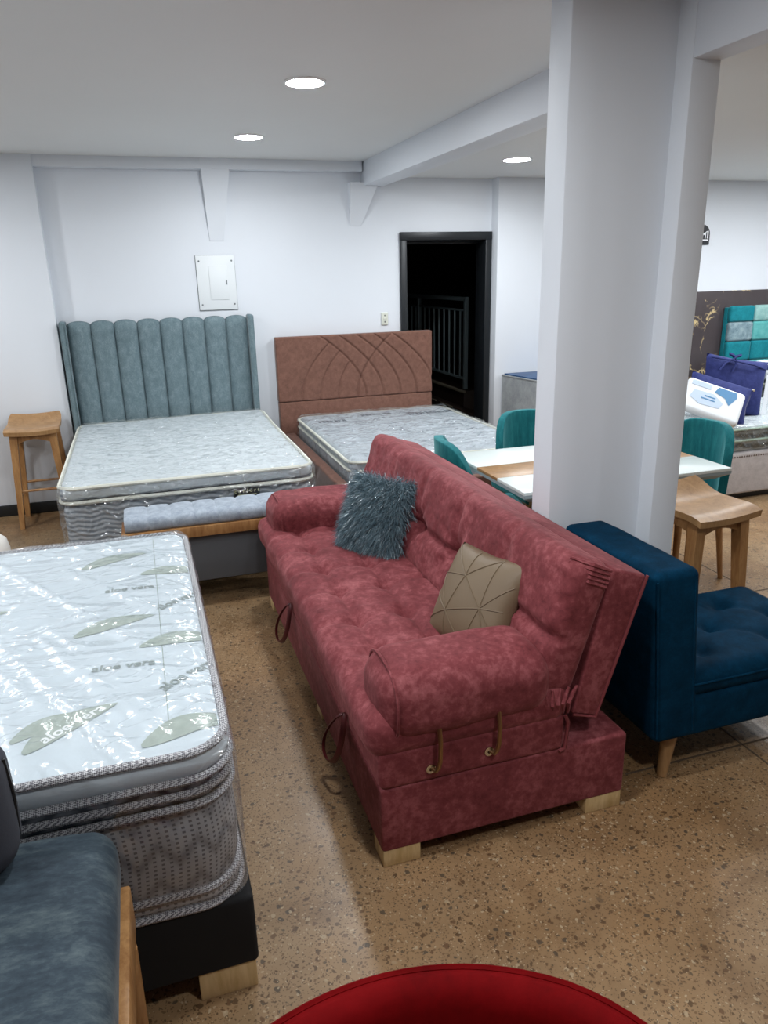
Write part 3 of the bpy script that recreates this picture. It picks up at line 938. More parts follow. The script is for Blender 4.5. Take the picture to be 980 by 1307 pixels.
MB().rbox(MX0 - 0.004, MX1 + 0.004, MY0 - 0.006, MY1 + 0.004, 0.572, 0.658, 0.038, (70, 80, 1), 4, pil1).build('pillow_top', 'matt_white', mt, angle=80)
MB().rbox(MX0 - 0.001, MX1 + 0.001, MY0 - 0.001, MY1 + 0.001, 0.575, 0.645, 0.02, (10, 12, 1), 3, m1f).build('pillow_top_border', 'matt_side', mt, angle=80)
for z, ex in ((0.645, 0.008), (0.566, 0.010), (0.295, 0.004)):
    MB().tube(rrect(MX0 - ex, MX1 + ex, MY0 - ex, MY1 + ex, 0.09, 6, z, 0.12, lambda x, y, z_: (x, y, z_ + (topz1(x, y) if z_ > 0.6 else 0) + 0.003 * nz(x, y, z_, 4))), 0.011, 6, True).build('piping', 'matt_piping', mt)
lb = MB().rbox(0.415, 0.56, MY0 - 0.016, MY0 - 0.008, 0.480, 0.560, 0.001).build('label', 'label_black', mt)
lm = Matrix.Translation((0.4875, MY0 - 0.0168, 0.537)) @ Matrix.Rotation(PI / 2, 4, 'X')
text_mesh('c o n f o r t', 0.03, 'label_text', 'lettering', lb, lm, bold=0.0004)
MB().rbox(0.435, 0.54, MY0 - 0.0172, MY0 - 0.0158, 0.513, 0.517, 0.0003).build('rule', 'label_text', lb)
film_shell(mt, MX0 - 0.018, MX1 + 0.018, MY0 - 0.022, MY1 + 0.012, 0.284, 0.668, 0.05, 'film_fine', 0.008, (90, 110, 10), 1.0, lambda x, y, z: (x, y, z + (topz1(x, y) if z > 0.62 else 0)))

# foot bench in front of the bed
bn = thing('foot_bench', 'silver-grey channel-tufted bench with wooden rail at foot of bed', 'bench', (0.29, 3.9, 0))
BX0, BX1, BY0, BY1 = -0.175, 0.76, 3.775, 4.025
nb = 8
cwb = (BX1 - BX0) / nb
for i in range(nb):
    x0 = BX0 + cwb * i
    sec = rrect(-0.135, 0.13, -0.062, 0.062, 0.05, 5)
    secn = len(sec)
    vs, fs = [], []
    NSX = 8
    for i2 in range(NSX + 1):
        q = 2 * i2 / NSX - 1
        k = 0.90 + 0.10 * max(0, 1 - abs(q) ** 3) ** 0.5
        for p in sec:
            vs.append((x0 + cwb * i2 / NSX, (BY0 + BY1) / 2 + 0.003 + p.x * (0.5 + 0.5 * k), 0.454 + 0.042 * (1 + p.y / 0.062) * (k if p.y > 0 else 1)))
    for i2 in range(NSX):
        for j2 in range(secn):
            fs.append((i2 * secn + j2, i2 * secn + (j2 + 1) % secn, (i2 + 1) * secn + (j2 + 1) % secn, (i2 + 1) * secn + j2))
    fs.append(tuple(range(secn)))
    fs.append(tuple(range(NSX * secn, NSX * secn + secn)))
    MB().add(vs, fs).build('cushion_channel', 'benchgrey', bn, angle=60)
MB().rbox(BX0 - 0.02, BX1 + 0.02, BY0 - 0.012, BY0 + 0.03, 0.405, 0.462, 0.004).build('front_rail', 'oak', bn)
MB().rbox(BX0 - 0.02, BX1 + 0.02, BY0 + 0.03, BY1 + 0.004, 0.415, 0.452, 0.004).build('seat_board', 'oak_d', bn)
MB().rbox(BX0 + 0.0, BX1 - 0.0, BY0 + 0.03, BY1 - 0.01, 0.14, 0.415, 0.006).build('storage_box', 'bench_dark', bn)
for x in (BX0 + 0.03, BX1 - 0.03):
    for y in (BY0 + 0.07, BY1 - 0.05):
        MB().rbox(x - 0.022, x + 0.022, y - 0.022, y + 0.022, 0, 0.142, 0.003).build('leg', 'oak_d', bn)

# ================================================================== BROWN BED
bb_ = thing('upholstered_bed', 'cocoa brown upholstered bed with curved quilting on its headboard', 'bed', (1.75, 5.1, 0))
QX0, QX1, QZ0, QZ1, QY = 1.035, 2.372, 0.70, 1.218, 5.985
A_ = [0.27, 0.385, 0.50, 0.61, 0.73]
def Aarc(i, v): return A_[i] + 0.285 * (1 - (1 - v) ** 2)
def Barc(j, v): return (0.74, 0.615, 0.50, 0.385)[j] - 0.24 * (1 - (1 - v) ** 2)
def groove(u, v):
    d = 0.0
    for i in range(5):
        q = (u - Aarc(i, v)) * 1.3
        d += 0.013 * gauss(q * 0.75, 0.0052)
    for j in range(4):
        ub = Barc(j, v)
        if j == 0 or ub < Aarc(0, v):
            d += (0.012 if j == 0 else 0.010) * gauss((u - ub) * 1.3 * 0.8, 0.0052)
    return d
def hbf(x, y, z):
    if y < QY + 0.02:
        u = (x - QX0) / (QX1 - QX0)
        v = (QZ1 - z) / (QZ1 - QZ0)
        y += groove(u, v) - 0.003 * nz(x, z, 0, 5)
    return (x, y, z)
MB().rbox(QX0, QX1, QY, QY + 0.08, QZ0, QZ1, 0.012, (250, 1, 100), 2, hbf).build('headboard_panel', 'brown', bb_, angle=80)
MB().rbox(QX0 + 0.002, QX1 - 0.002, QY + 0.004, QY + 0.08, 0.0, QZ0 - 0.002, 0.010, (1, 1, 1), 2).build('headboard_skirt', 'brown', bb_)
def railf(x, y, z):
    if x < 1.10:
        d = 0.0
        for y0 in (4.3, 4.75, 5.2, 5.65, 6.1):
            d += 0.010 * gauss(((y - y0) + 1.1 * (z - 0.1)) * 0.7, 0.008)
        x += d
    return (x, y, z)
MB().rbox(1.075, 1.15, 4.22, QY + 0.004, 0.05, 0.445, 0.014, (1, 70, 12), 2, railf).build('side_rail', 'brown', bb_, angle=80)
MB().rbox(2.40, 2.475, 4.22, QY + 0.004, 0.05, 0.445, 0.014, (1, 1, 1), 2).build('side_rail', 'brown', bb_)
MB().rbox(1.075, 2.475, 4.15, 4.225, 0.05, 0.445, 0.014, (1, 1, 1), 2).build('foot_rail', 'brown', bb_)
MB().rbox(1.15, 2.40, 4.225, QY, 0.22, 0.31, 0.004).build('slat_deck', 'oak_d', bb_)

gm = thing('mattress', 'grey mattress wrapped in crinkled clear plastic on brown bed', 'mattress', (1.8, 5.1, 0.31))
GX0, GX1, GY0, GY1, GZ1 = 1.158, 2.452, 4.30, 5.955, 0.60
MB().rbox(GX0 + 0.01, GX1 - 0.01, GY0 + 0.01, GY1 - 0.008, 0.311, GZ1 - 0.012, 0.06, (8, 10, 3), 4).build('body', 'matt_grey', gm, angle=80)
for z in (GZ1 - 0.03, GZ1 - 0.085):
    MB().tube(rrect(GX0 + 0.005, GX1 - 0.005, GY0 + 0.005, GY1 - 0.005, 0.1, 6, z, 0.15, lambda x, y, z_: (x, y, z_ + 0.004 * nz(x, y, z_, 3))), 0.010, 6, True).build('piping', 'matt_piping', gm)
pr = MB()
rp = random.Random(11)
for (x0, x1, yb, hh) in ((1.27, 1.50, 5.58, 0.07), (1.66, 1.92, 5.72, 0.06), (2.02, 2.40, 5.60, 0.10)):
    x = x0
    while x < x1:
        wd = rp.uniform(0.018, 0.032)
        bar_h = hh * rp.uniform(0.7, 1.0)
        kk = rp.randrange(3)
        pr.rbox(x, x + 0.007, yb, yb + bar_h, GZ1 - 0.0122, GZ1 - 0.0095, 0.0005)
        if kk != 0:
            pr.rbox(x, x + wd * 0.8, yb + bar_h * 0.45, yb + bar_h * 0.45 + 0.008, GZ1 - 0.0122, GZ1 - 0.0095, 0.0005)
        if kk != 1:
            pr.rbox(x + wd * 0.55, x + wd * 0.55 + 0.007, yb, yb + bar_h, GZ1 - 0.0122, GZ1 - 0.0095, 0.0005)
        x += wd + 0.008
pr.build('printed_lettering', 'print_dark', gm)
film_shell(gm, GX0, GX1, GY0, GY1, 0.309, GZ1, 0.05, 'film_fine', 0.013, (90, 110, 12), 4.0)

# ================================================================== FOREGROUND BED AND MATTRESS
fb = thing('bed_base', 'low black cloth bed base with pale wooden block feet', 'bed base', (-0.85, 2.2, 0))
FX1, FY0, FY1 = 0.108, 1.44, 2.99
MB().rbox(-1.85, FX1, FY0, FY1, 0.082, 0.285, 0.012, (1, 1, 1), 2).build('body', 'bed_black', fb)
for (x, y) in ((FX1 - 0.148, FY0 + 0.006), (FX1 - 0.148, FY1 - 0.106), (-1.8, FY0 + 0.006), (-1.8, FY1 - 0.106), (-0.9, FY0 + 0.3)):
    MB().rbox(x, x + 0.14, y, y + 0.1, 0, 0.084, 0.003).build('foot', 'pine', fb)
am = thing('mattress', 'white mattress with aloe vera leaf prints under clear plastic', 'mattress', (-0.85, 2.2, 0.285))
AX0, AX1, AY0, AY1 = -1.84, 0.085, 1.45, 2.97
RC = 0.10
def slab(z0, z1, ex, mat, name, nn=(8, 8, 2)):
    """upright-sided layer with rounded plan corners"""
    mb = MB()
    pts = rrect(AX0 - ex, AX1 + ex, AY0 - ex, AY1 + ex, RC + ex, 8, 0, 0.06)
    rows = 6
    n = len(pts)
    cx, cy = (AX0 + AX1) / 2, (AY0 + AY1) / 2
    vs, fs = [], []
    for j in range(rows + 1):
        t = j / rows
        bul = 0.012 * math.sin(PI * t)
        for p in pts:
            d = Vector((p.x - cx, p.y - cy, 0)).normalized()
            vs.append((p.x + d.x * bul, p.y + d.y * bul, z0 + (z1 - z0) * t + 0.003 * nz(p.x, p.y, z0, 5)))
    for j in range(rows):
        for i in range(n):
            fs.append((j * n + i, j * n + (i + 1) % n, (j + 1) * n + (i + 1) % n, (j + 1) * n + i))
    fs.append(tuple(range(n)))
    fs.append(tuple(range(rows * n, rows * n + n)))
    mb.add(vs, fs)
    return mb.build(name, mat, am, angle=50)
slab(0.293, 0.335, -0.004, 'aloe_side', 'lower_border')
slab(0.340, 0.572, 0.0, 'aloe_side', 'side_border')
slab(0.580, 0.604, -0.006, 'aloe_dark', 'quilted_border')
slab(0.610, 0.640, -0.004, 'aloe_dark', 'quilted_border')
ZT = 0.705
def topz2(x, y):
    e = max(0, min(1.0, min(x - AX0, AX1 - x, y - AY0, AY1 - y) / 0.18))
    return ZT + 0.018 * (e * (2 - e)) + 0.004 * nz(x, y, 0, 3) * e
def topf2(x, y, z):
    if z > 0.70:
        z = topz2(x, y)
    return (x, y, z)
slab(0.646, 0.700, 0.0, 'aloe_white', 'pillow_top_side')
tp = MB()
cxa, cya = (AX0 + AX1) / 2, (AY0 + AY1) / 2
ring = rrect(AX0 + 0.002, AX1 - 0.002, AY0 + 0.002, AY1 - 0.002, RC, 8, 0, 0.06)
NR = 26
vs, fs = [], []
for j in range(NR + 1):
    t = j / NR
    s = 1 - t
    for p in ring:
        # shrink towards the long centre line
        tx = max(AX0 + 0.7, min(AX1 - 0.7, p.x))
        x = tx + (p.x - tx) * s
        y = cya + (p.y - cya) * s
        vs.append((x, y, topz2(x, y)))
n = len(ring)
for j in range(NR):
    for i in range(n):
        fs.append((j * n + i, j * n + (i + 1) % n, (j + 1) * n + (i + 1) % n, (j + 1) * n + i))
tp.add(vs, fs)
tp.build('top_cover', 'aloe_white', am, angle=80)
for z, ex in ((0.706, 0.002), (0.643, 0.007), (0.607, 0.004), (0.576, 0.006), (0.337, 0.004), (0.291, 0.006)):
    MB().tube(rrect(AX0 - ex, AX1 + ex, AY0 - ex, AY1 + ex, RC, 8, z, 0.05, lambda x, y, z_: (x, y, z_ + 0.003 * nz(x, y, z_, 5))), 0.0105, 8, True, 0.9).build('piping', 'aloe_pipe', am)
def leaf(cx, cy, rz, L, W, parent=am, zoff=0.0016):
    mb = MB()
    def f(a, b):
        t = a
        wd = W * math.sin(PI * min(1, t * 0.97 + 0.03)) ** 0.8 * (1 - 0.25 * t)
        s = (b - 0.5)
        bend = 0.10 * L * math.sin(PI * t)
        x = (t - 0.5) * L
        y = bend + s * wd
        x2 = cx + x * math.cos(rz) - y * math.sin(rz)
        y2 = cy + x * math.sin(rz) + y * math.cos(rz)
        x2 = min(x2, AX1 - 0.012)
        y2 = max(AY0 + 0.012, min(y2, AY1 - 0.012))
        return (x2, y2, topz2(x2, y2) + zoff)
    mb.grid(f, 20, 6)
    return mb.build('leaf_print', 'aloe_leaf', parent, angle=180)
def aloe_text(cx, cy, rz, size, mat='aloe_text', parent=am, z=0.0018, text='aloe vera'):
    text_mesh(text, size, mat, 'lettering', parent, Matrix.Translation((cx, cy, 0)) @ Matrix.Rotation(rz, 4, 'Z'), zfn=lambda x, y: topz2(x, y) + z, bold=0.001)
LEAVES = [(-0.245, 1.62, 0.62), (-0.16, 2.13, 0.35), (-0.17, 2.68, 0.40), (0.035, 2.52, 0.05), (0.025, 1.98, 0.12), (0.02, 1.53, 0.25), (-0.58, 2.3, 0.5), (-0.8, 1.8, 0.6), (-1.2, 2.4, 0.3)]
for i, (x, y, rz) in enumerate(LEAVES):
    lf = leaf(x, y, rz, 0.24, 0.085)
    if i == 0:
        leaf(x - 0.055, y + 0.018, rz - 0.12, 0.17, 0.06, am, 0.0012)
        aloe_text(x + 0.0, y + 0.012, rz + 0.05, 0.044, 'white_text', lf, 0.0022)
for (x, y, rz, s) in ((-0.135, 1.87, -0.10, 0.044), (-0.12, 2.40, -0.05, 0.042), (0.02, 1.78, 0.75, 0.05), (0.025, 2.27, 0.75, 0.046), (-0.6, 2.0, 0.5, 0.05), (-0.7, 1.6, 0.1, 0.05)):
    aloe_text(x, y, rz, s)
MB().tube([(-0.035, y, topz2(-0.035, y) + 0.0005) for y in [1.5 + 0.05 * i for i in range(29)]], 0.001, 4).build('stitch_line', 'aloe_leaf', am)
FOLDS = [(-0.56, 2.75, -0.06, 1.9), (-0.31, 1.97, -0.05, 1.51), (-0.45, 2.05, -0.29, 1.76), (-0.36, 2.16, -0.25, 1.99), (-0.36, 1.61, -0.32, 1.46), (-0.29, 1.75, -0.1, 1.4), (-0.21, 1.77, -0.15, 1.62), (-0.28, 2.22, -0.06, 1.9), (-0.33, 2.61, -0.06, 2.2), (-0.28, 2.62, 0.03, 2.47), (-0.16, 2.4, 0.07, 2.28), (-0.11, 1.67, -0.05, 1.51), (-0.59, 2.97, -0.26, 2.94), (-0.28, 1.48, -0.21, 1.34), (-0.02, 2.3, 0.06, 2.11), (-0.16, 2.9, 0.05, 2.78), (-0.06, 1.78, 0.02, 1.67), (-0.44, 1.92, -0.33, 1.72), (-0.42, 1.75, -0.34, 1.46), (-0.16, 1.54, -0.07, 1.36), (-0.2, 1.46, -0.18, 1.35), (-0.36, 2.09, -0.22, 1.84)]
rf = random.Random(21)
for i in range(46):                       # short crinkles along the right-hand edge and the far edge
    if i < 34:
        x, y = rf.uniform(-0.04, 0.075), rf.uniform(1.5, 2.9)
        an_ = rf.uniform(-0.9, 0.5)
        L_ = rf.uniform(0.03, 0.08)
    else:
        x, y = rf.uniform(-0.5, 0.05), rf.uniform(1.47, 1.6) if i % 2 else rf.uniform(2.75, 2.93)
        an_ = rf.uniform(0.9, 2.0)
        L_ = rf.uniform(0.04, 0.09)
    FOLDS.append((x, y, x + L_ * math.cos(an_), y + L_ * math.sin(an_)))
FOLDS = [f_ + (rf.uniform(0.006, 0.010), rf.uniform(0.007, 0.011)) for f_ in FOLDS]
def fold_h(x, y):
    if x < -0.75:
        return 0.0
    h = 0.0
    for (x0, y0, x1, y1, hh, sg_) in FOLDS:
        if x < min(x0, x1) - 0.03 or x > max(x0, x1) + 0.03 or y < min(y0, y1) - 0.03 or y > max(y0, y1) + 0.03:
            continue
        h = max(h, hh * gauss(segdist(x, y, x0, y0, x1, y1), sg_))
    return h
film_shell(am, AX0 - 0.018, AX1 + 0.018, AY0 - 0.018, AY1 + 0.018, 0.284, 0.722, 0.045, 'film', 0.004, (230, 190, 14), 9.0,
           lambda x, y, z: (x, y, z + (topz2(x, y) - 0.710 + fold_h(x, y) if z > 0.70 else 0)))
# small white rounded stool seat peeping out beyond the mattress
ws = thing('white_ottoman', 'white rounded pouf just behind the aloe vera mattress at frame edge', 'pouf', (-0.885, 4.03, 0))
MB().lathe([(0, 0.470), (0.05, 0.468), (0.09, 0.456), (0.12, 0.428), (0.13, 0.38), (0.126, 0.1), (0.11, 0.04), (0, 0.035)], 32, (-0.885, 4.03, 0)).build('seat', 'white_shell', ws)
MB().lathe([(0, 0.04), (0.1, 0.04), (0.1, 0.0), (0, 0.0)], 24, (-0.885, 4.03, 0)).build('base', 'base_black', ws)

# ================================================================== SLATE SEAT, LOWER LEFT
ss = thing('velvet_daybed', 'slate-blue marbled velvet seat with wooden side frame, lower left corner', 'daybed', (-0.75, 0.9, 0))
def sf(x, y, z):
    z2 = z
    if z > 0.55:
        z2 += 0.010 * nz(x, y, 0, 4) - 0.018 * max(0, (x + 0.32) / 0.16) ** 2 * (1 if x > -0.32 else 0)
    return (x + 0.005 * nz(y, z, 0, 6), y + 0.005 * nz(x, z, 4, 6), z2)
MB().rbox(-1.35, -0.165, 0.66, 1.415, 0.46, 0.624, 0.05, (24, 24, 2), 5, sf).build('seat_cushion', 'slate', ss, angle=80)
for x0 in (-0.187, -1.35):
    MB().rbox(x0, x0 + 0.035, 0.70, 1.38, 0.36, 0.462, 0.005).build('side_rail', 'oak', ss)
MB().rbox(-1.32, -0.187, 0.72, 1.36, 0.38, 0.46, 0.005).build('deck', 'oak_d', ss)
for x in (-0.195, -1.35):
    for y in (0.74, 1.27):
        MB().tube([(x + 0.02, y + 0.035, 0.365), (x + 0.025, y + 0.04, 0.0)], [0.026, 0.017], 12).build('leg', 'oak', ss)
cc = thing('charcoal_cushion', 'charcoal back cushion standing on the slate-blue seat at the frame edge', 'cushion', (-0.55, 1.36, 0.62))
def ccf(x, y, z):
    return (x + 0.006 * nz(y, z, 0, 6), y + 0.006 * nz(x, z, 0, 6), z)
MB().rbox(-0.98, -0.325, 1.255, 1.40, 0.632, 0.90, 0.06, (10, 3, 6), 4, ccf).build('cushion_body', 'char', cc, angle=80)
MB().tube([(-0.327, 1.327, 0.68), (-0.322, 1.327, 0.78), (-0.327, 1.327, 0.86)], 0.004, 6).build('piping', 'base_black', cc)

# ================================================================== CRIMSON TUB CHAIR
rc = thing('tub_chair', 'crimson red velvet tub chair with rounded back, bottom of frame', 'chair', (0.2, 0.353, 0))
CXr, CYr = 0.2, 0.353
def tub(a, b, r_out, z0, z1, flare):
    ang = math.radians(-25) + math.radians(230) * a
    zt = z1 - 0.10 * (abs(2 * a - 1) ** 4)
    z = z0 + (zt - z0) * b
    r = r_out - flare * (1 - b)
    return (CXr + r * math.cos(ang), CYr + r * math.sin(ang), z)
ob = MB()
def loopsec(a, s):
    # closed section of the back shell: outer up, rolled rim, inner down
    sec = [(0.395, 0.22), (0.41, 0.45), (0.418, 0.66), (0.420, 0.725), (0.412, 0.745), (0.395, 0.752), (0.372, 0.742), (0.355, 0.70), (0.335, 0.55), (0.325, 0.40), (0.32, 0.22)]
    i = s * (len(sec) - 1)
    i0 = min(int(i), len(sec) - 2)
    t = i - i0
    r = sec[i0][0] * (1 - t) + sec[i0 + 1][0] * t
    z = sec[i0][1] * (1 - t) + sec[i0 + 1][1] * t
    ang = math.radians(-22) + math.radians(224) * a
    drop = 0.16 * max(0, (abs(2 * a - 1) - 0.35) / 0.65) ** 1.6
    z = z - drop * max(0, (z - 0.22) / 0.53)
    return (CXr + r * math.cos(ang), CYr + r * math.sin(ang), z)
ob.grid(loopsec, 56, 20)
e0 = [loopsec(0, s / 20) for s in range(21)]
e1 = [loopsec(1, s / 20) for s in range(21)]
ob.add(e0, [tuple(range(21))])
ob.add(e1, [tuple(range(21))])
ob.build('back_shell', 'crimson', rc, angle=80)
rim = [loopsec(i / 56, 0.37) for i in range(57)]
MB().tube([Vector(p) + Vector((0, 0, 0.004)) for p in rim], 0.006, 6).build('piping', 'crimson', rc)
for a in (0.32, 0.5, 0.68):
    MB().tube([Vector(loopsec(a, s / 20)) for s in range(13, 20)], 0.003, 5).build('seam', 'crimson', rc)
MB().lathe([(0, 0.43), (0.25, 0.43), (0.31, 0.41), (0.325, 0.37), (0.32, 0.24), (0, 0.22)], 36, (CXr, CYr, 0)).build('seat_cushion', 'crimson', rc, angle=60)
for ax_ in (45, 135, 225, 315):
    a = math.radians(ax_)
    MB().tube([(CXr + 0.24 * math.cos(a), CYr + 0.24 * math.sin(a), 0.23), (CXr + 0.29 * math.cos(a), CYr + 0.29 * math.sin(a), 0.0)], [0.024, 0.014], 12).build('leg', 'oak', rc)

# ================================================================== NAVY SLIPPER CHAIR
nc = thing('slipper_chair', 'navy blue velvet armless chair with tufted seat and round tapered legs', 'chair', (1.95, 2.0, 0))
NX0, NY0, NY1 = 1.48, 1.735, 2.275
NT_ = math.radians(5)
def nback(x, y, z):
    # lean: top moves to -x
    zz = z - 0.17
    return (x - zz * 0.10 + 0.02 * max(0, (0.45 - z)) * 0, y + 0.004 * nz(x, z, 0, 6), z + 0.004 * nz(x, y, 0, 6))
MB().rbox(1.482, 1.655, NY0, NY1, 0.17, 0.797, 0.028, (3, 10, 12), 4, nback).build('backrest', 'navy', nc, angle=60)
for y in (NY0 + 0.004,):
    MB().tube([nback(1.63, y - 0.003, z) for z in (0.2, 0.4, 0.6, 0.77)], 0.004, 6).build('piping', 'navy', nc)
    MB().tube([nback(1.49, y - 0.003, z) for z in (0.2, 0.4, 0.6, 0.77)], 0.004, 6).build('piping', 'navy', nc)
nbt = [(x, y) for x in (1.80, 2.02, 2.22) for y in (1.87, 2.01, 2.15)]
nbt = [(1.74, 1.86), (1.74, 2.14), (1.90, 2.0), (2.06, 1.86), (2.06, 2.14), (2.2, 2.0)]
def nseat(x, y, z):
    if z > 0.34:
        d = 0.0
        for bx_, by_ in nbt:
            d += 0.026 * gauss(math.hypot(x - bx_, y - by_), 0.032)
        for i, (ax_, ay_) in enumerate(nbt):
            for (bx_, by_) in nbt[i + 1:]:
                if 0.15 < math.hypot(ax_ - bx_, ay_ - by_) < 0.24:
                    d += 0.006 * gauss(segdist(x, y, ax_, ay_, bx_, by_), 0.012)
        z -= d
    return (x, y, z)
MB().rbox(1.60, 2.30, NY0 + 0.003, NY1 - 0.003, 0.17, 0.325, 0.02, (1, 1, 1), 3).build('seat_base', 'navy', nc)
MB().rbox(1.58, 2.305, NY0 + 0.002, NY1 - 0.002, 0.31, 0.425, 0.05, (50, 40, 1), 5, nseat).build('seat_cushion', 'navy', nc, angle=80)
MB().tube(rrect(1.60, 2.304, NY0 + 0.0, NY1 - 0.0, 0.03, 4, 0.375, 0.1), 0.004, 6, True).build('piping', 'navy', nc)
for x, y, dx, dy in ((1.60, NY0 + 0.07, -0.035, -0.02), (1.60, NY1 - 0.07, -0.035, 0.02), (2.2, NY0 + 0.07, 0.03, -0.02), (2.2, NY1 - 0.07, 0.03, 0.02)):
    MB().tube([(x, y, 0.18), (x + dx, y + dy, 0.0)], [0.03, 0.017], 16).build('leg', 'oak_seat', nc)

# ================================================================== STOOLS
def stool(label, loc, rz):
    t = thing('wooden_stool', label, 'stool', loc, rz, 'wooden bar stools')
    def sz(x, y):
        # dished seat with a lip curling up at the back (+y)
        b = max(0, (y - 0.03) / 0.15)
        return 0.705 - 0.010 * math.cos(x / 0.18 * PI / 2) + 0.058 * b ** 1.7 + 0.012 * (max(0, (-y - 0.10) / 0.07)) ** 2 * -1
    def wd(y):
        return 0.178 - 0.012 * max(0, y / 0.18) ** 2
    def f(x, y, z):
        k = wd(y) / 0.178
        top = z > 0.713
        x = x * k
        base = sz(x, y)
        return (x, y, base + (0.014 if top else -0.012) + (0 if abs(z - 0.713) > 0.012 else 0))
    mb = MB()
    n = 16
    def top(a, b):
        x, y = (2 * a - 1) * 0.178, (2 * b - 1) * 0.178
        rr = 1.0
        if y > 0.12:
            rr = math.sqrt(max(0.0, 1 - ((y - 0.12) / 0.075) ** 2)) * 0.25 + 0.75
        return (x * rr, y, sz(x, y) + 0.015)
    def bot(a, b):
        x, y, z = top(a, b)
        return (x * 0.985, y * 0.985, z - 0.028)
    mb.grid(top, n, n)
    mb.grid(bot, n, n)
    rim_t = [top(i / n, 0) for i in range(n)] + [top(1, i / n) for i in range(n)] + [top(1 - i / n, 1) for i in range(n)] + [top(0, 1 - i / n) for i in range(n)]
    rim_b = [bot(i / n, 0) for i in range(n)] + [bot(1, i / n) for i in range(n)] + [bot(1 - i / n, 1) for i in range(n)] + [bot(0, 1 - i / n) for i in range(n)]
    N = len(rim_t)
    mb.add(rim_t + rim_b, [(i, (i + 1) % N, (i + 1) % N + N, i + N) for i in range(N)])
    mb.build('seat', 'oak_seat', t, world=False, angle=50)
    tops = {}
    for sx in (-1, 1):
        for sy in (-1, 1):
            a = Vector((sx * 0.125, sy * 0.115, 0.69))
            b = Vector((sx * 0.165, sy * 0.155, 0.0))
            tops[(sx, sy)] = (a, b)
            h0, h1 = 0.026, 0.016
            vs = []
            for p, h in ((a, h0), (b, h1)):
                vs += [p + Vector((-h, -h, 0)), p + Vector((h, -h, 0)), p + Vector((h, h, 0)), p + Vector((-h, h, 0))]
            MB().add(vs, [(0, 1, 2, 3), (7, 6, 5, 4), (0, 4, 5, 1), (1, 5, 6, 2), (2, 6, 7, 3), (3, 7, 4, 0)]).build('leg', 'oak', t, world=False)
    def apron(axis, s):
        outl = [(-0.125, 0.69), (0.125, 0.69)]
        arch = [(0.125 - 0.25 * i / 10, 0.60 + 0.035 * math.sin(PI * i / 10)) for i in range(11)]
        MB().prism(outl + arch, axis, s * 0.118 - 0.009, s * 0.118 + 0.009).build('apron', 'oak', t, world=False)
    for s in (-1, 1):
        apron(1, s)
        apron(0, s)
    def at(p, z):
        a, b = p
        return a.lerp(b, (0.69 - z) / 0.69)
    for (k1, k2, z) in (((-1, -1), (1, -1), 0.27), ((-1, 1), (1, 1), 0.27), ((-1, -1), (-1, 1), 0.21), ((1, -1), (1, 1), 0.21)):
        MB().tube([at(tops[k1], z), at(tops[k2], z)], 0.009, 8).build('stretcher', 'oak', t, world=False)
    return t
stool('light brown wooden bar stool against the white wall, left of the blue-grey bed', (-0.777, 5.752, 0), 0.0)
stool('light brown wooden bar stool behind the navy chair, right of the white pillar', (2.23, 2.50, 0), math.radians(7))

# ================================================================== DINING TABLE AND CHAIRS
dt = thing('dining_table', 'white glass dining table with wooden centre inlay behind the pillar', 'table', (2.1, 3.18, 0))
TX0, TX1, TY0, TY1, TZ = 1.535, 2.655, 2.78, 3.585, 0.76
yi0, yi1 = 3.05, 3.27
MB().rbox(TX0, TX1, TY0, yi0 - 0.002, TZ - 0.016, TZ, 0.003, k=2).build('top_panel', 'table_white', dt)
MB().rbox(TX0, TX1, yi1 + 0.002, TY1, TZ - 0.016, TZ, 0.003, k=2).build('top_panel', 'table_white', dt)
MB().rbox(TX0, TX1, yi0, yi1, TZ - 0.016, TZ - 0.0005, 0.002).build('centre_inlay', 'oak_seat', dt)
vs = []
for (e, z) in ((0.0, TZ - 0.016), (0.0, TZ - 0.03), (-0.05, TZ - 0.062)):
    vs += [(TX0 - e, TY0 - e, z), (TX1 + e, TY0 - e, z), (TX1 + e, TY1 + e, z), (TX0 - e, TY1 + e, z)]
fs = [(0, 1, 2, 3), (11, 10, 9, 8)]
for j in (0, 4):
    for i in range(4):
        fs.append((j + i, j + (i + 1) % 4, j + 4 + (i + 1) % 4, j + 4 + i))
MB().add(vs, fs).build('bevelled_edge', 'table_edge', dt)
MB().rbox(1.75, 2.44, 2.95, 3.42, 0.62, 0.70, 0.004).build('apron', 'oak', dt)
for x in (1.98, 2.38):
    for y, s in ((2.98, -1), (3.39, 1)):
        MB().tube([(x, y, 0.69), (x + (0.06 if x > 2 else -0.06), y + s * 0.1, 0.0)], [0.042, 0.024], 10).build('leg', 'oak', dt)

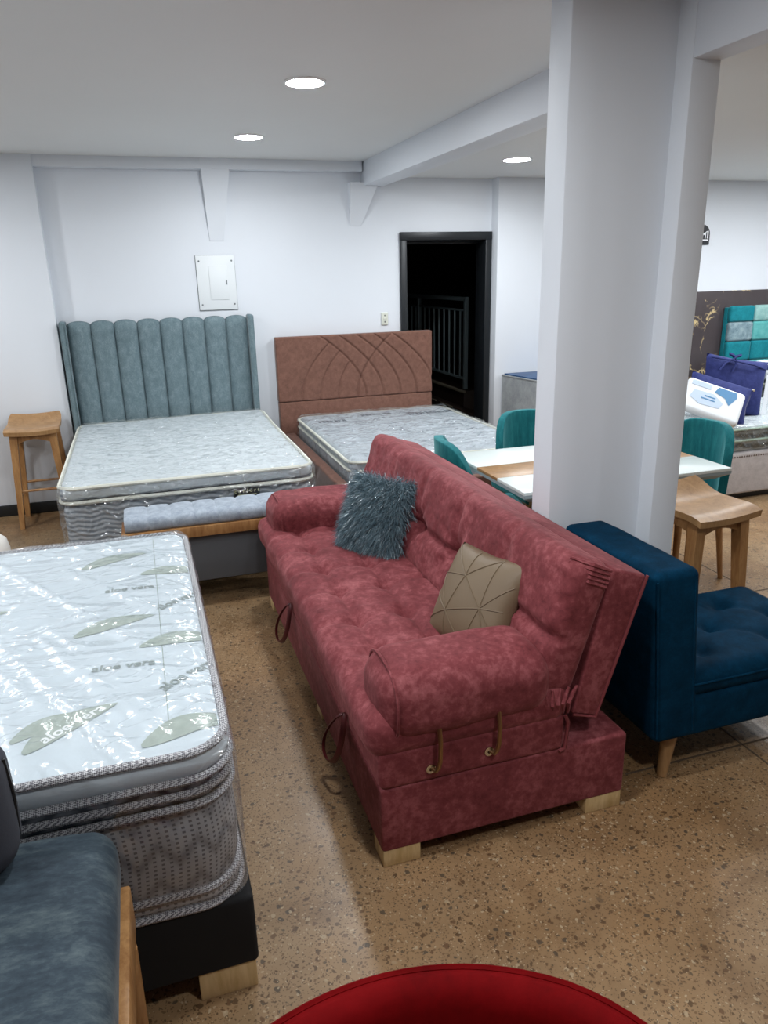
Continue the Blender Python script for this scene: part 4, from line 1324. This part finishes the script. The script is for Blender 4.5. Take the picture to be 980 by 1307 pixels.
def dining_chair(label, loc, rz):
    """faces local -y; back at +y"""
    t = thing('dining_chair', label, 'chair', loc, rz, 'teal velvet dining chairs')
    def bk(a, b):
        ang = math.radians(-62 + 124 * a)
        q = abs(2 * a - 1)
        ztop = 0.872 - 0.20 * q ** 4
        zbot = 0.47
        z = zbot + (ztop - zbot) * b
        r = 0.235 + 0.012 * (z - 0.47) * 4
        return (r * math.sin(ang), 0.01 + r * math.cos(ang) * 0.93, z)
    mb = MB()
    mb.grid(bk, 26, 14)
    o = mb.build('backrest', 'teal', t, world=False, angle=80)
    md = o.modifiers.new('thickness', 'SOLIDIFY')
    md.thickness = 0.045
    md.offset = 0
    md2 = o.modifiers.new('round', 'BEVEL')
    md2.width = 0.016
    md2.segments = 3
    md2.limit_method = 'ANGLE'
    MB().rbox(-0.225, 0.225, -0.235, 0.215, 0.41, 0.49, 0.035, (3, 3, 1), 4).build('seat', 'teal', t, world=False, angle=60)
    for sx in (-1, 1):
        for sy in (-1, 1):
            MB().tube([(sx * 0.17, sy * 0.16, 0.42), (sx * 0.205, sy * 0.20, 0.0)], [0.022, 0.013], 10).build('leg', 'oak', t, world=False)
    return t
dining_chair('teal velvet dining chair with its back to the red sofa', (1.665, 3.45, 0), math.radians(81))
dining_chair('teal velvet dining chair on far side of table, beside the brown bed', (2.20, 3.80, 0), math.radians(3))
dining_chair('teal velvet dining chair at right end of table, in front of indigo pillows', (2.745, 3.27, 0), math.radians(-78))

# ================================================================== GREY CHEST BY THE DOORWAY
gb = thing('upholstered_chest', 'grey velour chest with blue top in the corner right of doorway', 'chest', (3.35, 5.65, 0))
P = [(3.012, 5.93), (3.115, 5.36), (3.78, 5.40), (3.78, 5.93)]
vs = [(x, y, 0.03) for x, y in P] + [(x, y, 0.80) for x, y in P]
MB().add(vs, [(3, 2, 1, 0), (4, 5, 6, 7)] + [(i, (i + 1) % 4, 4 + (i + 1) % 4, 4 + i) for i in range(4)]).build('body', 'greybox', gb)
vs = [(x + (0.02 if i in (0, 1) else -0.01), y, z) for z in (0.80, 0.822) for i, (x, y) in enumerate(P)]
MB().add(vs, [(3, 2, 1, 0), (4, 5, 6, 7)] + [(i, (i + 1) % 4, 4 + (i + 1) % 4, 4 + i) for i in range(4)]).build('top_pad', 'royal', gb)
MB().tube([(x, y, 0.808) for x, y in P], 0.008, 6, True).build('piping', 'greybox', gb)
for x, y in ((3.14, 5.45), (3.7, 5.45), (3.1, 5.86), (3.7, 5.86)):
    MB().rbox(x - 0.02, x + 0.02, y - 0.02, y + 0.02, 0, 0.032, 0.002).build('foot', 'base_black', gb)

# ================================================================== RIGHT-HAND BEDS
rb = thing('bed_base', 'warm grey upholstered bed base with nailhead trim, right edge', 'bed base', (4.7, 4.7, 0))
MB().rbox(3.55, 5.9, 4.26, 5.22, 0.045, 0.365, 0.02, (1, 1, 1), 3).build('body', 'ecru', rb)
MB().rbox(3.6, 5.85, 4.30, 5.18, 0.0, 0.046, 0.002).build('plinth', 'base_black', rb)
nl = MB().lathe([(0, -0.006), (0.006, -0.004), (0.008, 0.0)], 8, mtx=Matrix.Rotation(-PI / 2, 4, 'X')).build('nailhead', 'nail', None)
nl.parent = rb
first = True
for i in range(52):
    o = nl if i == 0 else link_copy(nl, rb)
    o.location = Vector((3.95 + 0.022 * i, 4.262, 0.335)) - ROOT[rb.name]
rm = thing('mattress', 'mattress with mint piping and dark striped sides under indigo pillows', 'mattress', (4.7, 4.7, 0.365))
MB().rbox(3.60, 5.86, 4.275, 5.2, 0.366, 0.535, 0.04, (6, 4, 2), 4).build('body', 'stripe_knit', rm, angle=80)
MB().rbox(3.60, 5.86, 4.275, 5.2, 0.53, 0.565, 0.017, (20, 16, 1), 3, lambda x, y, z: (x, y, z + (0.006 * nz(x, y, 0, 8) if z > 0.55 else 0))).build('top_panel', 'matt_white', rm, angle=80)
for z in (0.54, 0.455):
    MB().tube(rrect(3.592, 5.868, 4.267, 5.208, 0.06, 5, z, 0.2), 0.009, 6, True).build('piping', 'mint', rm)
film_shell(rm, 3.58, 5.88, 4.255, 5.22, 0.366, 0.572, 0.04, 'film_fine', 0.008, (50, 24, 4), 2.0)
# second bed against the panel
rb2 = thing('upholstered_bed', 'bed with teal patchwork headboard against dark marble panel', 'bed', (6.1, 5.6, 0))
HX, HY = 5.34, 5.87
MB().rbox(HX, 6.9, HY + 0.02, HY + 0.07, 0.0, 1.30, 0.008, (1, 1, 1), 2).build('headboard', 'patch_teal', rb2)
cols = [HX, HX + 0.285, HX + 0.57, HX + 0.855, HX + 1.14, HX + 1.425]
rowsz = [1.315, 1.165, 0.985, 0.80, 0.62]
pm = [['patch_teal', 'patch_pale', 'patch_teal', 'patch_mint', 'patch_pale'], ['patch_grey', 'patch_mint', 'patch_pale', 'patch_teal', 'patch_grey'],
      ['patch_teal', 'patch_teal', 'patch_grey', 'patch_mint', 'patch_teal'], ['patch_teal', 'patch_mint', 'patch_teal', 'patch_grey', 'patch_teal']]
for r_ in range(4):
    for c_ in range(5):
        MB().rbox(cols[c_] + 0.001, cols[c_ + 1] - 0.001, HY - 0.03, HY + 0.03, rowsz[r_ + 1] + 0.001, rowsz[r_] - 0.001, 0.025, (3, 1, 3), 3).build('patch', pm[r_][c_], rb2, angle=80)
MB().rbox(HX + 0.03, 6.85, 5.24, HY - 0.03, 0.05, 0.40, 0.02, (1, 1, 1), 2).build('bed_base', 'patch_teal', rb2)
rm2 = thing('mattress', 'black and white striped mattress wrapped in plastic below teal headboard', 'mattress', (6.1, 5.55, 0.40))
MB().rbox(HX + 0.02, 6.85, 5.235, HY - 0.04, 0.402, 0.66, 0.05, (6, 4, 2), 4).build('body', 'stripe_knit', rm2, angle=80)
MB().tube(rrect(HX + 0.012, 6.86, 5.227, HY - 0.035, 0.06, 5, 0.65, 0.2), 0.009, 6, True).build('piping', 'matt_piping', rm2)
film_shell(rm2, HX + 0.005, 6.87, 5.222, HY - 0.033, 0.402, 0.672, 0.05, 'film_fine', 0.008, (30, 16, 4), 3.0)

def pillow_obj(name, label, mat, w_, h_, t_, mtx, loc):
    t = thing(name, label, 'pillow', loc)
    o = pillow(MB(), w_, h_, t_, mtx, 20).build('cover', mat, t, angle=80)
    return t, o
p1m = cushion_mtx(4.36, 4.66, 0.79, math.radians(-14), math.radians(14), math.radians(10))
p1, c1 = pillow_obj('pillow', 'large indigo pillow with tied bow, leaning on bed at the right', 'pillow_blue', 0.50, 0.44, 0.16, p1m, (4.38, 4.64, 0.57))
for s in (-1, 1):
    lp = [p1m @ Vector((-0.06 + s * 0.05 * math.sin(PI * i / 8) - 0.02 * s * 0, -0.075, 0.19 + 0.03 * math.sin(PI * i / 8) * 1.5 - 0.012 * i * 0 + 0.02 * math.cos(PI * i / 4) * 0.6)) for i in range(9)]
    MB().tube(lp, 0.012, 6, False, 0.6).build('bow_loop', 'pillow_blue', p1)
    MB().tube([p1m @ Vector((-0.06, -0.08, 0.2)), p1m @ Vector((-0.06 + s * 0.04 - 0.03, -0.085, 0.15)), p1m @ Vector((-0.06 + s * 0.05 - 0.06, -0.085, 0.09))], 0.009, 6, False, 0.5).build('bow_tail', 'pillow_blue', p1)
MB().tube([p1m @ Vector((-0.23, -0.05, 0.185)), p1m @ Vector((-0.08, -0.085, 0.175)), p1m @ Vector((0.1, -0.08, 0.165)), p1m @ Vector((0.22, -0.03, 0.155))], 0.007, 6).build('piping', 'pillow_blue', p1)
tg = MB()
tg.add([p1m @ Vector(q) for q in ((0.245, -0.015, 0.12), (0.275, -0.02, 0.12), (0.285, -0.02, -0.20), (0.25, -0.015, -0.20), (0.245, -0.012, 0.12), (0.275, -0.017, 0.12), (0.285, -0.017, -0.20), (0.25, -0.012, -0.20))],
       [(0, 1, 2, 3), (7, 6, 5, 4), (0, 4, 5, 1), (1, 5, 6, 2), (2, 6, 7, 3), (3, 7, 4, 0)])
tg.build('care_label', 'pillow_white', p1)
p2m = cushion_mtx(4.08, 4.50, 0.735, math.radians(-20), math.radians(38), math.radians(22))
p2, c2 = pillow_obj('pillow', 'indigo pillow lying under the white printed package', 'pillow_blue', 0.46, 0.34, 0.12, p2m, (4.1, 4.48, 0.57))
MB().lathe([(0, -0.012), (0.01, -0.008), (0.013, 0), (0.01, 0.008), (0, 0.012)], 10, tuple(p2m @ Vector((0.225, -0.02, 0.15)))).build('button', 'steel', p2)
p3m = cushion_mtx(3.95, 4.395, 0.73, math.radians(-20), math.radians(40), math.radians(24))
pk = thing('pillow_package', 'white pillow package with blue print leaning on indigo pillow', 'package', (3.99, 4.38, 0.57))
MB().rbox(-0.22, 0.20, -0.035, 0.035, -0.14, 0.14, 0.03, (6, 1, 5), 3, None, p3m).build('bag', 'pillow_white', pk, angle=80)
def flat(pts, mat, name, y=-0.0365):
    MB().prism(pts, 1, y - 0.0012, y, p3m).build(name, mat, pk)
flat([(0.0, 0.115), (0.13, 0.115), (0.14, 0.07), (0.10, -0.01), (0.06, 0.04), (-0.02, 0.065)], 'pack_blue', 'blue_flag_print')
flat([(-0.19, 0.115), (-0.05, 0.115), (-0.05, 0.075), (-0.19, 0.075)], 'pack_pale', 'pale_print')
flat([(-0.16, 0.035), (-0.02, 0.045), (0.06, -0.01), (0.04, -0.06), (-0.10, -0.07), (-0.18, -0.03)], 'pack_pale', 'swirl_print')
flat([(-0.08, 0.015), (0.0, 0.015), (0.0, 0.005), (-0.08, 0.005)], 'pack_blue', 'line_print', -0.0378)
flat([(-0.10, -0.01), (0.0, -0.01), (0.0, -0.02), (-0.10, -0.02)], 'pack_blue', 'line_print', -0.0378)
p4m = Matrix.Translation((5.42, 5.42, 0.765)) @ Matrix.Rotation(math.radians(-8), 4, 'Z') @ Matrix.Rotation(math.radians(75), 4, 'X')
p4, c4 = pillow_obj('pillow', 'white pillow with navy band below the teal headboard', 'pillow_white', 0.60, 0.40, 0.17, p4m, (5.42, 5.42, 0.68))
bd = [p4m @ Vector((0.29 * math.copysign(abs(math.cos(a)) ** 0.6, math.cos(a)), 0, 0.19 * math.copysign(abs(math.sin(a)) ** 0.6, math.sin(a)))) for a in [2 * PI * i / 40 for i in range(40)]]
MB().tube(bd, 0.022, 8, True).build('navy_band', 'pillow_blue', p4)
